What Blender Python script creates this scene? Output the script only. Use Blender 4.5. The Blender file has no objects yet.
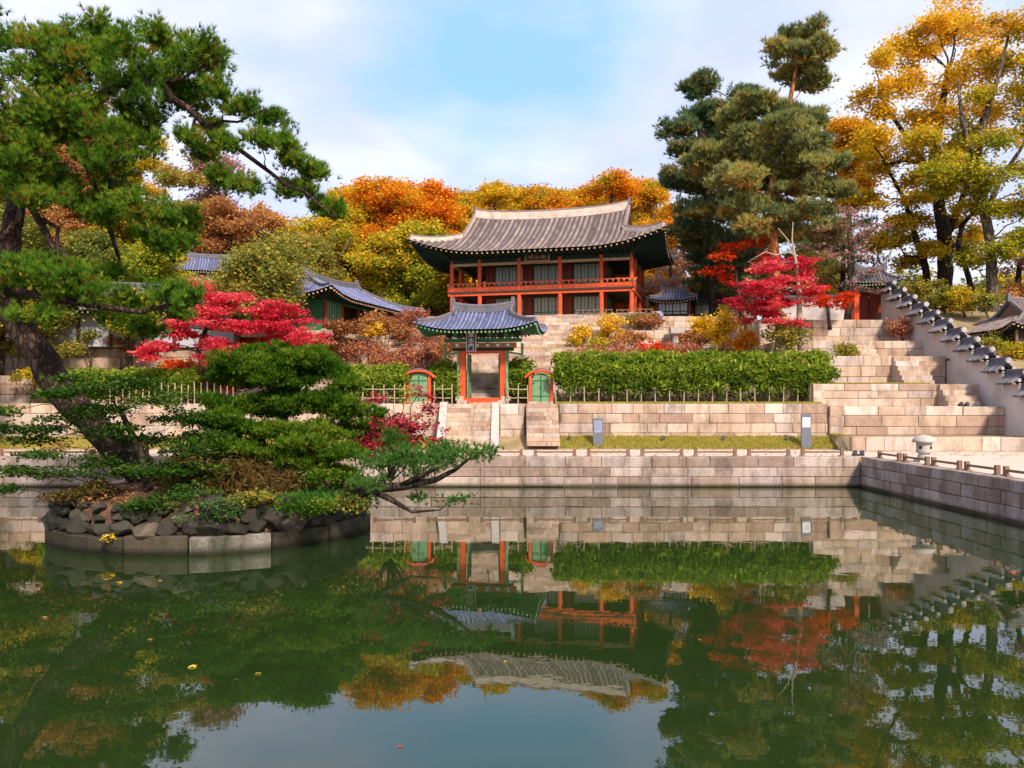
import bpy, math, random
import numpy as np
from mathutils import Vector
random.seed(7)
RNG = np.random.default_rng(11)
S = bpy.context.scene
COL = S.collection
PI = math.pi
R = math.radians
# ------------------------------------------------------------------ camera, sky, sun
F, CX, HY, CZ = 850.0, 514.0, 405.0, 3.6
cd = bpy.data.cameras.new('camera'); cam = bpy.data.objects.new('camera', cd); COL.objects.link(cam)
cam.location = (0, 0, CZ); cam.rotation_euler = (R(90), 0, 0)
cd.sensor_width = 36; cd.lens = F / 1024 * 36
cd.shift_x = (512 - CX) / 1024; cd.shift_y = (HY - 384) / 1024
cd.clip_start = 0.1; cd.clip_end = 3000
S.camera = cam
SUN_AZ, SUN_EL = R(156), R(38)          # azimuth clockwise from +Y (north)
sd = bpy.data.lights.new('sun', 'SUN'); sun = bpy.data.objects.new('sun', sd); COL.objects.link(sun)
sd.energy = 4.0; sd.angle = R(7); sd.color = (1.0, 0.85, 0.70)
tosun = Vector((math.sin(SUN_AZ) * math.cos(SUN_EL), math.cos(SUN_AZ) * math.cos(SUN_EL), math.sin(SUN_EL)))
sun.rotation_euler = tosun.to_track_quat('Z', 'Y').to_euler()
S.view_settings.view_transform = 'Standard'; S.view_settings.look = 'None'
S.view_settings.exposure = 0.68; S.view_settings.gamma = 1
S.view_settings.use_curve_mapping = False
w = bpy.data.worlds.new('World'); S.world = w; w.use_nodes = True
nt = w.node_tree; nt.nodes.clear()
def N(t, typ, **kw):
    n = t.nodes.new(typ)
    for k, v in kw.items():
        if k in n.inputs.keys(): n.inputs[k].default_value = v
        else: setattr(n, k, v)
    return n
def ramp(t, stops, fac=None, interp='LINEAR'):
    n = t.nodes.new('ShaderNodeValToRGB'); n.color_ramp.interpolation = interp
    e = n.color_ramp.elements
    while len(e) < len(stops): e.new(0.5)
    for i, (p, c) in enumerate(stops):
        e[i].position = p; e[i].color = (*c, 1) if len(c) == 3 else c
    if fac is not None: t.links.new(fac, n.inputs[0])
    return n
out = N(nt, 'ShaderNodeOutputWorld')
sky = N(nt, 'ShaderNodeTexSky', sky_type='NISHITA', sun_disc=False, sun_elevation=SUN_EL, sun_rotation=SUN_AZ, air_density=1.0, dust_density=0.6)
bg1 = N(nt, 'ShaderNodeBackground'); bg1.inputs[1].default_value = 0.14; nt.links.new(sky.outputs[0], bg1.inputs[0])
tc = N(nt, 'ShaderNodeTexCoord')
sep = N(nt, 'ShaderNodeSeparateXYZ'); nt.links.new(tc.outputs['Generated'], sep.inputs[0])
# clouds: project the direction on a high plane
def M(op, a, b=None, t=nt):
    n = t.nodes.new('ShaderNodeMath'); n.operation = op
    for i, v in enumerate((a, b)):
        if v is None: continue
        if isinstance(v, (int, float)): n.inputs[i].default_value = v
        else: t.links.new(v, n.inputs[i])
    return n.outputs[0]
den = M('ADD', M('MAXIMUM', sep.outputs[2], 0.0), 0.22)
cmb = N(nt, 'ShaderNodeCombineXYZ')
nt.links.new(M('DIVIDE', sep.outputs[0], den), cmb.inputs[0]); nt.links.new(M('DIVIDE', sep.outputs[1], den), cmb.inputs[1])
n1 = N(nt, 'ShaderNodeTexNoise', Scale=1.35, Detail=7.0, Roughness=0.52); nt.links.new(cmb.outputs[0], n1.inputs['Vector'])
# the opening in the clouds high up ahead
bd = Vector((-0.015, 1.0, 0.47)).normalized()
dp = N(nt, 'ShaderNodeVectorMath', operation='DOT_PRODUCT'); nt.links.new(tc.outputs['Generated'], dp.inputs[0]); dp.inputs[1].default_value = bd
hole = N(nt, 'ShaderNodeMapRange'); hole.inputs['From Min'].default_value = 0.980; hole.inputs['From Max'].default_value = 1.0
hole.inputs['To Min'].default_value = 0.0; hole.inputs['To Max'].default_value = 0.33; nt.links.new(dp.outputs['Value'], hole.inputs[0])
cv = M('SUBTRACT', n1.outputs[0], hole.outputs[0])
crm = ramp(nt, [(0.20, (0, 0, 0)), (0.34, (0.6, 0.6, 0.6)), (0.46, (1, 1, 1))], cv)
n2 = N(nt, 'ShaderNodeTexNoise', Scale=2.0, Detail=5.0); nt.links.new(cmb.outputs[0], n2.inputs['Vector'])
cc = ramp(nt, [(0.30, (0.46, 0.52, 0.78)), (0.48, (0.58, 0.61, 0.81)), (0.66, (0.76, 0.76, 0.86))], n2.outputs[0])
veil = N(nt, 'ShaderNodeMix', data_type='RGBA'); nt.links.new(crm.outputs[0], veil.inputs[0]); veil.inputs[6].default_value = (0.28, 0.51, 0.80, 1); nt.links.new(cc.outputs[0], veil.inputs[7])
bg2 = N(nt, 'ShaderNodeBackground'); bg2.inputs[1].default_value = 0.93; nt.links.new(veil.outputs[2], bg2.inputs[0])
mx = N(nt, 'ShaderNodeMixShader'); mx.inputs[0].default_value = 0.86; nt.links.new(bg1.outputs[0], mx.inputs[1]); nt.links.new(bg2.outputs[0], mx.inputs[2])
nt.links.new(mx.outputs[0], out.inputs[0])

# ------------------------------------------------------------------ materials
def newmat(name):
    m = bpy.data.materials.new(name); m.use_nodes = True; t = m.node_tree; t.nodes.clear()
    o = t.nodes.new('ShaderNodeOutputMaterial'); return m, t, o
def plain(name, col, rough=0.7, var=0.25, scale=3.0, bump=0.0, col2=None, metallic=0.0, bscale=None):
    m, t, o = newmat(name)
    p = N(t, 'ShaderNodeBsdfPrincipled', Roughness=rough, Metallic=metallic); p.inputs['Specular IOR Level'].default_value = 0.3
    tcx = N(t, 'ShaderNodeTexCoord'); n = N(t, 'ShaderNodeTexNoise', Scale=scale, Detail=6.0, Roughness=0.65); t.links.new(tcx.outputs['Object'], n.inputs['Vector'])
    c2 = col2 or tuple(c * (1 - var) for c in col); c3 = tuple(min(1, c * (1 + var * 0.6)) for c in col)
    r = ramp(t, [(0.3, c2), (0.5, col), (0.72, c3)], n.outputs[0]); t.links.new(r.outputs[0], p.inputs['Base Color'])
    if bump:
        nb = N(t, 'ShaderNodeTexNoise', Scale=bscale or scale * 6, Detail=5.0); t.links.new(tcx.outputs['Object'], nb.inputs['Vector'])
        b = N(t, 'ShaderNodeBump', Strength=bump, Distance=0.05); t.links.new(nb.outputs[0], b.inputs['Height']); t.links.new(b.outputs[0], p.inputs['Normal'])
    t.links.new(p.outputs[0], o.inputs[0]); return m
def tinted(name, stops, rough=0.85, stain=0.5, scale=1.2, bump=0.5, staincol=(0.10, 0.085, 0.07), lo=0.5, hi=0.72, wet=False):
    """base colour from the per-face 'tint' value (which block, which tile), stains and grain on top"""
    m, t, o = newmat(name)
    p = N(t, 'ShaderNodeBsdfPrincipled', Roughness=rough); p.inputs['Specular IOR Level'].default_value = 0.25
    a = N(t, 'ShaderNodeAttribute', attribute_name='tint')
    r = ramp(t, stops, a.outputs['Fac'])
    g = N(t, 'ShaderNodeNewGeometry')
    n = N(t, 'ShaderNodeTexNoise', Scale=scale, Detail=8.0, Roughness=0.7); mpp = N(t, 'ShaderNodeMapping'); mpp.inputs['Scale'].default_value = (1, 1, .5); t.links.new(g.outputs['Position'], mpp.inputs[0]); t.links.new(mpp.outputs[0], n.inputs['Vector'])
    f = N(t, 'ShaderNodeTexNoise', Scale=scale * 14, Detail=4.0, Roughness=0.7); t.links.new(g.outputs['Position'], f.inputs['Vector'])
    sr = ramp(t, [(lo, (0, 0, 0)), (hi, (stain, stain, stain))], n.outputs[0])
    mix = N(t, 'ShaderNodeMix', data_type='RGBA'); t.links.new(sr.outputs[0], mix.inputs[0]); t.links.new(r.outputs[0], mix.inputs[6]); mix.inputs[7].default_value = (*staincol, 1)
    fr = ramp(t, [(0.3, (0.72, 0.72, 0.72)), (0.65, (1.12, 1.12, 1.12))], f.outputs[0])
    mul = N(t, 'ShaderNodeMix', data_type='RGBA', blend_type='MULTIPLY'); mul.inputs[0].default_value = 1.0
    t.links.new(mix.outputs[2], mul.inputs[6]); t.links.new(fr.outputs[0], mul.inputs[7])
    fin = mul.outputs[2]
    mps = N(t, 'ShaderNodeMapping'); mps.inputs['Scale'].default_value = (2.2, 2.2, .22); t.links.new(g.outputs['Position'], mps.inputs[0]); ns = N(t, 'ShaderNodeTexNoise', Scale=1.0, Detail=6.0, Roughness=.6); t.links.new(mps.outputs[0], ns.inputs['Vector'])
    rsn = ramp(t, [(.50, (1, 1, 1)), (.68, (.62, .58, .52)), (.8, (.5, .47, .42))], ns.outputs[0]); m4 = N(t, 'ShaderNodeMix', data_type='RGBA', blend_type='MULTIPLY'); m4.inputs[0].default_value = stain; t.links.new(fin, m4.inputs[6]); t.links.new(rsn.outputs[0], m4.inputs[7]); fin = m4.outputs[2]
    if wet:      # stones stay wet and slimy just above the water
        sx = N(t, 'ShaderNodeSeparateXYZ'); t.links.new(g.outputs['Position'], sx.inputs[0]); zz_ = M('ADD', sx.outputs[2], M('MULTIPLY', n.outputs[0], .10, t), t)
        wr = ramp(t, [(0.09, (0.16, 0.17, 0.11)), (0.26, (1, 1, 1))], zz_); m3 = N(t, 'ShaderNodeMix', data_type='RGBA', blend_type='MULTIPLY'); m3.inputs[0].default_value = 1.0
        t.links.new(fin, m3.inputs[6]); t.links.new(wr.outputs[0], m3.inputs[7]); fin = m3.outputs[2]
    t.links.new(fin, p.inputs['Base Color'])
    b = N(t, 'ShaderNodeBump', Strength=bump, Distance=0.04); t.links.new(f.outputs[0], b.inputs['Height']); t.links.new(b.outputs[0], p.inputs['Normal'])
    t.links.new(p.outputs[0], o.inputs[0]); return m
def leafmat(name, stops, trans=0.45):
    m, t, o = newmat(name)
    a = N(t, 'ShaderNodeAttribute', attribute_name='tint'); r = ramp(t, stops, a.outputs['Fac'])
    d = N(t, 'ShaderNodeBsdfDiffuse'); tr = N(t, 'ShaderNodeBsdfTranslucent'); mxs = N(t, 'ShaderNodeMixShader'); mxs.inputs[0].default_value = trans
    t.links.new(r.outputs[0], d.inputs[0]); t.links.new(r.outputs[0], tr.inputs[0])
    t.links.new(d.outputs[0], mxs.inputs[1]); t.links.new(tr.outputs[0], mxs.inputs[2]); t.links.new(mxs.outputs[0], o.inputs[0]); return m

granite = tinted('granite', [(0, (0.36, 0.24, 0.18)), (0.3, (0.50, 0.36, 0.26)), (0.65, (0.57, 0.445, 0.34)), (0.85, (0.43, 0.35, 0.31)), (1, (0.66, 0.53, 0.45))], stain=0.8, lo=0.47, hi=0.72, staincol=(0.15, 0.10, 0.075))
granite_pond = tinted('granite_pond', [(0, (0.30, 0.215, 0.175)), (0.4, (0.46, 0.345, 0.275)), (0.7, (0.40, 0.33, 0.30)), (1, (0.54, 0.43, 0.37))], stain=0.85, lo=0.44, hi=0.68, staincol=(0.12, 0.09, 0.07), wet=True)
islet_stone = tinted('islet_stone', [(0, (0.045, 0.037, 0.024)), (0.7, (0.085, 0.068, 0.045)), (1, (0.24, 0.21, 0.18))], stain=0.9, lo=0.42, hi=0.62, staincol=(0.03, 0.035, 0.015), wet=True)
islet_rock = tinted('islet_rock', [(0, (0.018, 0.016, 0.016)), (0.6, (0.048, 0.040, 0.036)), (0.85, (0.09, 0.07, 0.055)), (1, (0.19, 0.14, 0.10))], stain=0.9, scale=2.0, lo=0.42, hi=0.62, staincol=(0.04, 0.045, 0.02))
mortar = plain('mortar', (0.13, 0.10, 0.07), 0.95)
white_stone = plain('white_stone', (0.42, 0.38, 0.34), 0.85, 0.2, 5, 0.3)
tile_warm = tinted('tile_warm', [(0, (0.07, 0.055, 0.055)), (0.45, (0.20, 0.155, 0.145)), (1, (0.34, 0.265, 0.235))], stain=0.4, scale=0.8, bump=0.2, staincol=(0.08, 0.07, 0.075))
tile_blue = tinted('tile_blue', [(0, (0.06, 0.07, 0.13)), (0.5, (0.15, 0.17, 0.30)), (1, (0.27, 0.28, 0.42))], stain=0.4, scale=0.8, bump=0.2, staincol=(0.06, 0.06, 0.09))
tile_dark = tinted('tile_dark', [(0, (0.06, 0.06, 0.08)), (0.5, (0.14, 0.135, 0.155)), (1, (0.30, 0.28, 0.29))], stain=0.4, scale=2, bump=0.2, staincol=(0.05, 0.05, 0.06))
lime = plain('ridge_lime', (0.55, 0.46, 0.38), 0.9, 0.35, 1.5, 0.2)
lime_white = plain('lime_white', (0.78, 0.75, 0.72), 0.9, 0.15, 3, 0.1)
red_paint = plain('red_paint', (0.60, 0.085, 0.025), 0.55, 0.3, 2.5)
dark_red = plain('dark_red_paint', (0.20, 0.03, 0.015), 0.6, 0.3, 2.5)
green_paint = plain('green_paint', (0.035, 0.16, 0.07), 0.6, 0.3, 3)
pale_green = plain('pale_green_paint', (0.15, 0.27, 0.14), 0.7, 0.35, 3)
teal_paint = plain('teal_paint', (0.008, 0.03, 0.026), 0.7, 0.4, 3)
tan_paint = plain('tan_wood', (0.42, 0.29, 0.16), 0.7, 0.3, 3)
paper = plain('door_paper', (0.42, 0.43, 0.40), 0.9, 0.15, 2)
dark_wood = plain('dark_wood', (0.045, 0.03, 0.02), 0.7, 0.3, 4)
brown_wood = plain('brown_wood', (0.20, 0.12, 0.08), 0.7, 0.3, 4, 0.2)
pale_wood = plain('pale_wood', (0.40, 0.32, 0.23), 0.8, 0.3, 4, 0.2)
plaster = plain('plaster', (0.54, 0.48, 0.45), 0.9, 0.25, 0.6, 0.15, bscale=8)
white_plaster = plain('white_plaster', (0.40, 0.41, 0.45), 0.9, 0.12, 0.6)
end_grey = plain('end_tile_grey', (0.36, 0.34, 0.34), 0.9, 0.5, 6, 0.3)
black_metal = plain('black_metal', (0.03, 0.03, 0.035), 0.4)
grey_metal = plain('grey_metal', (0.12, 0.13, 0.16), 0.5, 0.15)
sign_panel = plain('sign_panel', (0.22, 0.26, 0.38), 0.5, 0.15)
white_panel = plain('white_panel', (0.68, 0.70, 0.72), 0.5, 0.05)
def bark(name, col, scale=5.0, strength=1.0):
    """furrowed plates stretched along the trunk"""
    m, t, o = newmat(name)
    p = N(t, 'ShaderNodeBsdfPrincipled', Roughness=0.95); p.inputs['Specular IOR Level'].default_value = 0.15
    tcx = N(t, 'ShaderNodeTexCoord'); mp = N(t, 'ShaderNodeMapping'); mp.inputs['Scale'].default_value = (1, 1, .38); t.links.new(tcx.outputs['Object'], mp.inputs[0])
    wn = N(t, 'ShaderNodeTexNoise', Scale=scale * .8, Detail=4.0); t.links.new(mp.outputs[0], wn.inputs['Vector'])
    ad = N(t, 'ShaderNodeVectorMath', operation='ADD'); t.links.new(mp.outputs[0], ad.inputs[0]); sc = N(t, 'ShaderNodeVectorMath', operation='SCALE'); sc.inputs['Scale'].default_value = .35; t.links.new(wn.outputs['Color'], sc.inputs[0]); t.links.new(sc.outputs[0], ad.inputs[1])
    v = N(t, 'ShaderNodeTexVoronoi', Scale=scale, feature='DISTANCE_TO_EDGE'); t.links.new(ad.outputs[0], v.inputs['Vector'])
    f = N(t, 'ShaderNodeTexNoise', Scale=scale * 5, Detail=5.0); t.links.new(mp.outputs[0], f.inputs['Vector'])
    r1 = ramp(t, [(0.0, tuple(c * .32 for c in col)), (0.12, tuple(c * .8 for c in col)), (0.4, tuple(c * 1.35 for c in col))], v.outputs['Distance'])
    r2 = ramp(t, [(0.3, (.6, .6, .6)), (0.7, (1.3, 1.25, 1.2))], f.outputs[0]); mu = N(t, 'ShaderNodeMix', data_type='RGBA', blend_type='MULTIPLY'); mu.inputs[0].default_value = 1; t.links.new(r1.outputs[0], mu.inputs[6]); t.links.new(r2.outputs[0], mu.inputs[7]); t.links.new(mu.outputs[2], p.inputs['Base Color'])
    hh = M('ADD', M('MINIMUM', v.outputs['Distance'], .25, t), M('MULTIPLY', f.outputs[0], .1, t), t)
    b = N(t, 'ShaderNodeBump', Strength=strength, Distance=0.25); t.links.new(hh, b.inputs['Height']); t.links.new(b.outputs[0], p.inputs['Normal']); t.links.new(p.outputs[0], o.inputs[0]); return m
bark_dark = bark('bark_dark', (0.055, 0.042, 0.034), 4)
bark_pine = bark('bark_pine', (0.075, 0.048, 0.038), 7)
bark_red = bark('bark_red', (0.42, 0.16, 0.06), 3, .5)
bark_grey = bark('bark_grey', (0.16, 0.125, 0.10), 4, .8)
bark_pale = plain('bark_pale', (0.36, 0.29, 0.24), 0.95, 0.3, 3, 0.5)
sand = plain('sandy_path', (0.56, 0.46, 0.37), 0.95, 0.16, 0.7, 0.2, bscale=20)
soil = plain('island_soil', (0.16, 0.085, 0.05), 0.95, 0.5, 3, 0.8)

leaf_cols = {
 'pine_near': [(0, (0.035, 0.10, 0.010)), (0.4, (0.085, 0.20, 0.018)), (0.7, (0.18, 0.29, 0.025)), (0.92, (0.26, 0.28, 0.03)), (1, (0.25, 0.15, 0.02))],
 'pine_far': [(0, (0.11, 0.16, 0.08)), (0.35, (0.25, 0.29, 0.10)), (0.6, (0.38, 0.38, 0.11)), (0.85, (0.48, 0.38, 0.10)), (1, (0.48, 0.28, 0.08))],
 'pine_back': [(0, (0.07, 0.14, 0.08)), (0.45, (0.14, 0.22, 0.09)), (0.75, (0.26, 0.25, 0.08)), (1, (0.42, 0.24, 0.06))],
 'juniper': [(0, (0.025, 0.07, 0.004)), (0.5, (0.06, 0.15, 0.010)), (0.8, (0.14, 0.24, 0.018)), (1, (0.24, 0.28, 0.03))],
 'yew': [(0, (0.018, 0.05, 0.006)), (0.5, (0.045, 0.11, 0.014)), (0.9, (0.11, 0.19, 0.03)), (1, (0.18, 0.20, 0.04))],
 'spray': [(0, (0.03, 0.10, 0.015)), (0.6, (0.07, 0.20, 0.03)), (1, (0.17, 0.27, 0.06))],
 'hedge': [(0, (0.05, 0.10, 0.012)), (0.35, (0.13, 0.22, 0.018)), (0.75, (0.30, 0.38, 0.035)), (1, (0.52, 0.48, 0.10))],
 'crimson': [(0, (0.40, 0.015, 0.035)), (0.4, (0.66, 0.035, 0.07)), (0.75, (0.82, 0.10, 0.13)), (0.92, (0.84, 0.24, 0.21)), (1, (0.70, 0.30, 0.12))],
 'dark_red': [(0, (0.14, 0.015, 0.025)), (0.5, (0.36, 0.03, 0.05)), (1, (0.58, 0.08, 0.09))],
 'scarlet': [(0, (0.55, 0.03, 0.012)), (0.6, (0.80, 0.09, 0.02)), (1, (0.85, 0.22, 0.03))],
 'orange': [(0, (0.55, 0.15, 0.012)), (0.35, (0.80, 0.27, 0.015)), (0.7, (0.86, 0.42, 0.025)), (0.88, (0.62, 0.42, 0.03)), (1, (0.30, 0.32, 0.03))],
 'gold': [(0, (0.32, 0.27, 0.02)), (0.25, (0.62, 0.42, 0.02)), (0.7, (0.88, 0.54, 0.03)), (1, (0.92, 0.68, 0.10))],
 'yellow_green': [(0, (0.20, 0.27, 0.03)), (0.35, (0.42, 0.42, 0.035)), (0.65, (0.66, 0.46, 0.03)), (1, (0.80, 0.40, 0.03))],
 'olive': [(0, (0.10, 0.15, 0.035)), (0.45, (0.26, 0.28, 0.05)), (0.8, (0.46, 0.37, 0.06)), (1, (0.45, 0.25, 0.05))],
 'rust': [(0, (0.28, 0.12, 0.05)), (0.5, (0.50, 0.23, 0.09)), (1, (0.66, 0.38, 0.12))],
 'pink_brown': [(0, (0.22, 0.10, 0.09)), (0.5, (0.38, 0.20, 0.17)), (1, (0.52, 0.32, 0.26))],
 'bushes': [(0, (0.28, 0.10, 0.06)), (0.4, (0.48, 0.18, 0.11)), (0.75, (0.58, 0.25, 0.14)), (1, (0.62, 0.38, 0.12))],
 'dry': [(0, (0.09, 0.05, 0.02)), (0.5, (0.16, 0.10, 0.03)), (1, (0.14, 0.16, 0.04))],
 'grass': [(0, (0.24, 0.27, 0.04)), (0.5, (0.48, 0.42, 0.07)), (1, (0.62, 0.48, 0.14))],
}
LM = {k: leafmat('leaf_' + k, v) for k, v in leaf_cols.items()}

# ------------------------------------------------------------------ helpers
def at(px, py, D): return ((px - CX) * D / F, D, CZ - (py - HY) * D / F)
def tag(o, label=None, cat=None, group=None, kind=None):
    if label: o['label'] = label
    if cat: o['category'] = cat
    if group: o['group'] = group
    if kind: o['kind'] = kind
    return o
def thing(name, label, cat, loc=(0, 0, 0), rz=0, group=None):
    o = bpy.data.objects.new(name, None); COL.objects.link(o); o.location = loc; o.rotation_euler = (0, 0, rz)
    return tag(o, label, cat, group)
def link(name, me, mat, parent=None, loc=None, rz=None):
    if mat: me.materials.append(mat)
    o = bpy.data.objects.new(name, me); COL.objects.link(o); o.parent = parent
    if loc is not None: o.location = loc
    if rz is not None: o.rotation_euler = (0, 0, rz)
    return o
def npmesh(name, V, Fc, tint=None, smooth=False):
    V = np.asarray(V, np.float32); Fc = np.asarray(Fc, np.int32); k = Fc.shape[1]; m = len(Fc)
    me = bpy.data.meshes.new(name); me.vertices.add(len(V)); me.vertices.foreach_set('co', V.ravel())
    me.loops.add(m * k); me.loops.foreach_set('vertex_index', Fc.ravel()); me.polygons.add(m)
    me.polygons.foreach_set('loop_start', np.arange(0, m * k, k, dtype=np.int32))
    if smooth: me.polygons.foreach_set('use_smooth', np.ones(m, bool))
    if tint is not None:
        a = me.attributes.new('tint', 'FLOAT', 'FACE'); a.data.foreach_set('value', np.clip(np.asarray(tint, np.float32), 0, 1))
    me.update(calc_edges=True); return me
def nobj(name, V, Fc, mat, parent=None, tint=None, smooth=False, loc=None):
    return link(name, npmesh(name, V, Fc, tint, smooth), mat, parent, loc)

class MB:
    def __init__(s): s.v = []; s.f = []; s.t = []
    def add(s, vs, fs, tint=0.5):
        b = len(s.v); s.v += [tuple(v) for v in vs]; s.f += [tuple(b + i for i in f) for f in fs]; s.t += [tint] * len(fs); return s
    def box(s, c, size, rz=0, tint=0.5, taper=1.0):
        hx, hy, hz = (d / 2 for d in size); cs, sn = math.cos(rz), math.sin(rz); vs = []
        for z, k in ((-hz, 1), (hz, taper)):
            for x, y in ((-hx, -hy), (hx, -hy), (hx, hy), (-hx, hy)):
                x *= k; y *= k
                vs.append((c[0] + x * cs - y * sn, c[1] + x * sn + y * cs, c[2] + z))
        return s.add(vs, [(3, 2, 1, 0), (4, 5, 6, 7), (0, 1, 5, 4), (1, 2, 6, 5), (2, 3, 7, 6), (3, 0, 4, 7)], tint)
    def bar(s, a, b, wd, ht, tint=0.5):
        a, b = Vector(a), Vector(b); d = (b - a).normalized(); side = d.cross(Vector((0, 0, 1)))
        side = Vector((1, 0, 0)) if side.length < 1e-4 else side.normalized(); up = side.cross(d)
        vs = [p + side * (wd / 2 * i) + up * (ht / 2 * j) for p in (a, b) for i, j in ((-1, -1), (1, -1), (1, 1), (-1, 1))]
        return s.add(vs, [(0, 1, 2, 3), (7, 6, 5, 4), (4, 5, 1, 0), (5, 6, 2, 1), (6, 7, 3, 2), (7, 4, 0, 3)], tint)
    def tube(s, path, radii, n=8, tint=0.5, caps=True):
        P = [Vector(p) for p in path]; rings = []; ref = Vector((0.3, 1, 0.1)).normalized()
        for i, p in enumerate(P):
            d = (P[min(i + 1, len(P) - 1)] - P[max(i - 1, 0)]).normalized()
            u = d.cross(ref)
            if u.length < 0.05: u = d.cross(Vector((1, 0, 0)))
            u.normalize(); v = d.cross(u)
            rings.append([p + (u * math.cos(2 * PI * k / n) + v * math.sin(2 * PI * k / n)) * radii[i] for k in range(n)])
        vs = [q for r in rings for q in r]; fs = []
        for i in range(len(P) - 1):
            for k in range(n): fs.append((i * n + k, i * n + (k + 1) % n, (i + 1) * n + (k + 1) % n, (i + 1) * n + k))
        if caps: fs += [tuple(range(n))[::-1], tuple((len(P) - 1) * n + k for k in range(n))]
        return s.add(vs, fs, tint)
    def lathe(s, c, prof, n=20, tint=0.5):
        return s.tube([(c[0], c[1], c[2] + z) for r, z in prof], [max(r, 0.001) for r, z in prof], n, tint)
    def build(s, name, mat, parent=None, smooth=False, loc=None, rz=None):
        me = bpy.data.meshes.new(name); me.from_pydata(s.v, [], s.f)
        a = me.attributes.new('tint', 'FLOAT', 'FACE'); a.data.foreach_set('value', s.t)
        if smooth: me.polygons.foreach_set('use_smooth', [True] * len(s.f))
        me.update(); return link(name, me, mat, parent, loc, rz)

def blocks(mb, p0, p1, z0, z1, courses=3, wmin=0.7, wmax=1.8, depth=0.6, bev=0.02, gap=0.012, jit=0.02, rnd=None, top_over=0.0):
    """dressed stone blocks from p0 to p1 (the faces look to the right-hand side of p0->p1)"""
    rnd = rnd or random
    x0, y0 = p0; x1, y1 = p1; L = math.hypot(x1 - x0, y1 - y0); ux, uy = (x1 - x0) / L, (y1 - y0) / L; nx, ny = uy, -ux
    hs = [rnd.uniform(0.8, 1.2) for _ in range(courses)]; k = (z1 - z0) / sum(hs); z = z0
    for ci, h in enumerate(hs):
        h *= k; s = -rnd.uniform(0, wmin)
        while s < L:
            wd = rnd.uniform(wmin, wmax); a, b = max(s, 0) + gap, min(s + wd, L) - gap; s += wd
            if b - a < 0.08: continue
            o = rnd.uniform(-jit, jit) + (top_over if ci == courses - 1 else 0); zb, zt = z + gap, z + h - gap * (ci < courses - 1)
            zt += rnd.uniform(-0.012, 0.012) if ci == courses - 1 else 0
            def P(q, d, zz): return (x0 + ux * q + nx * d, y0 + uy * q + ny * d, zz)
            vs = [P(a, -depth, zb), P(b, -depth, zb), P(b, -depth, zt), P(a, -depth, zt),
                  P(a, o - bev, zb), P(b, o - bev, zb), P(b, o - bev, zt), P(a, o - bev, zt),
                  P(a + bev, o, zb + bev), P(b - bev, o, zb + bev), P(b - bev, o, zt - bev), P(a + bev, o, zt - bev)]
            vs = vs[:8] + [P(a + bev + rnd.uniform(0, .03), o + rnd.uniform(-.015, .01), zb + bev + rnd.uniform(0, .02)), P(b - bev - rnd.uniform(0, .03), o + rnd.uniform(-.015, .01), zb + bev + rnd.uniform(0, .02)), P(b - bev - rnd.uniform(0, .03), o + rnd.uniform(-.015, .01), zt - bev - rnd.uniform(0, .02)), P(a + bev + rnd.uniform(0, .03), o + rnd.uniform(-.015, .01), zt - bev - rnd.uniform(0, .02))]
            fs = [(3, 2, 1, 0), (0, 1, 5, 4), (1, 2, 6, 5), (2, 3, 7, 6), (3, 0, 4, 7), (4, 5, 9, 8), (5, 6, 10, 9), (6, 7, 11, 10), (7, 4, 8, 11), (8, 9, 10, 11)]
            mb.add(vs, [f[::-1] for f in fs], rnd.random())
        z += h
    # bed of mortar behind the joints
    return mb
def back_fill(mb, p0, p1, z0, z1, depth=0.6, inset=0.035):
    x0, y0 = p0; x1, y1 = p1; L = math.hypot(x1 - x0, y1 - y0); ux, uy = (x1 - x0) / L, (y1 - y0) / L; nx, ny = uy, -ux
    cx, cy = (x0 + x1) / 2 - nx * (depth / 2 + inset), (y0 + y1) / 2 - ny * (depth / 2 + inset)
    mb.box((cx, cy, (z0 + z1) / 2), (L - 0.04, depth, z1 - z0), math.atan2(uy, ux))
def stone_wall(name, label, p0, p1, z0, z1, courses=3, mat=None, cat='stone wall', group=None, **kw):
    cx, cy = p0
    t = thing(name, label, cat, (cx, cy, z0), 0, group)
    a = MB(); blocks(a, (0, 0), (p1[0] - cx, p1[1] - cy), 0, z1 - z0, courses, **kw)
    a.build('stone_facing', mat or granite, t)
    b = MB(); back_fill(b, (0, 0), (p1[0] - cx, p1[1] - cy), 0.0, z1 - z0 - 0.05, kw.get('depth', 0.6) - 0.05); b.build('mortar_bed', mortar, t)
    return t
def ordn(i): return ['first', 'second', 'third', 'fourth', 'fifth', 'sixth', 'seventh', 'eighth', 'ninth', 'tenth', 'eleventh', 'twelfth', 'thirteenth', 'fourteenth', 'fifteenth', 'sixteenth', 'seventeenth', 'eighteenth', 'nineteenth', 'twentieth'][i]

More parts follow.
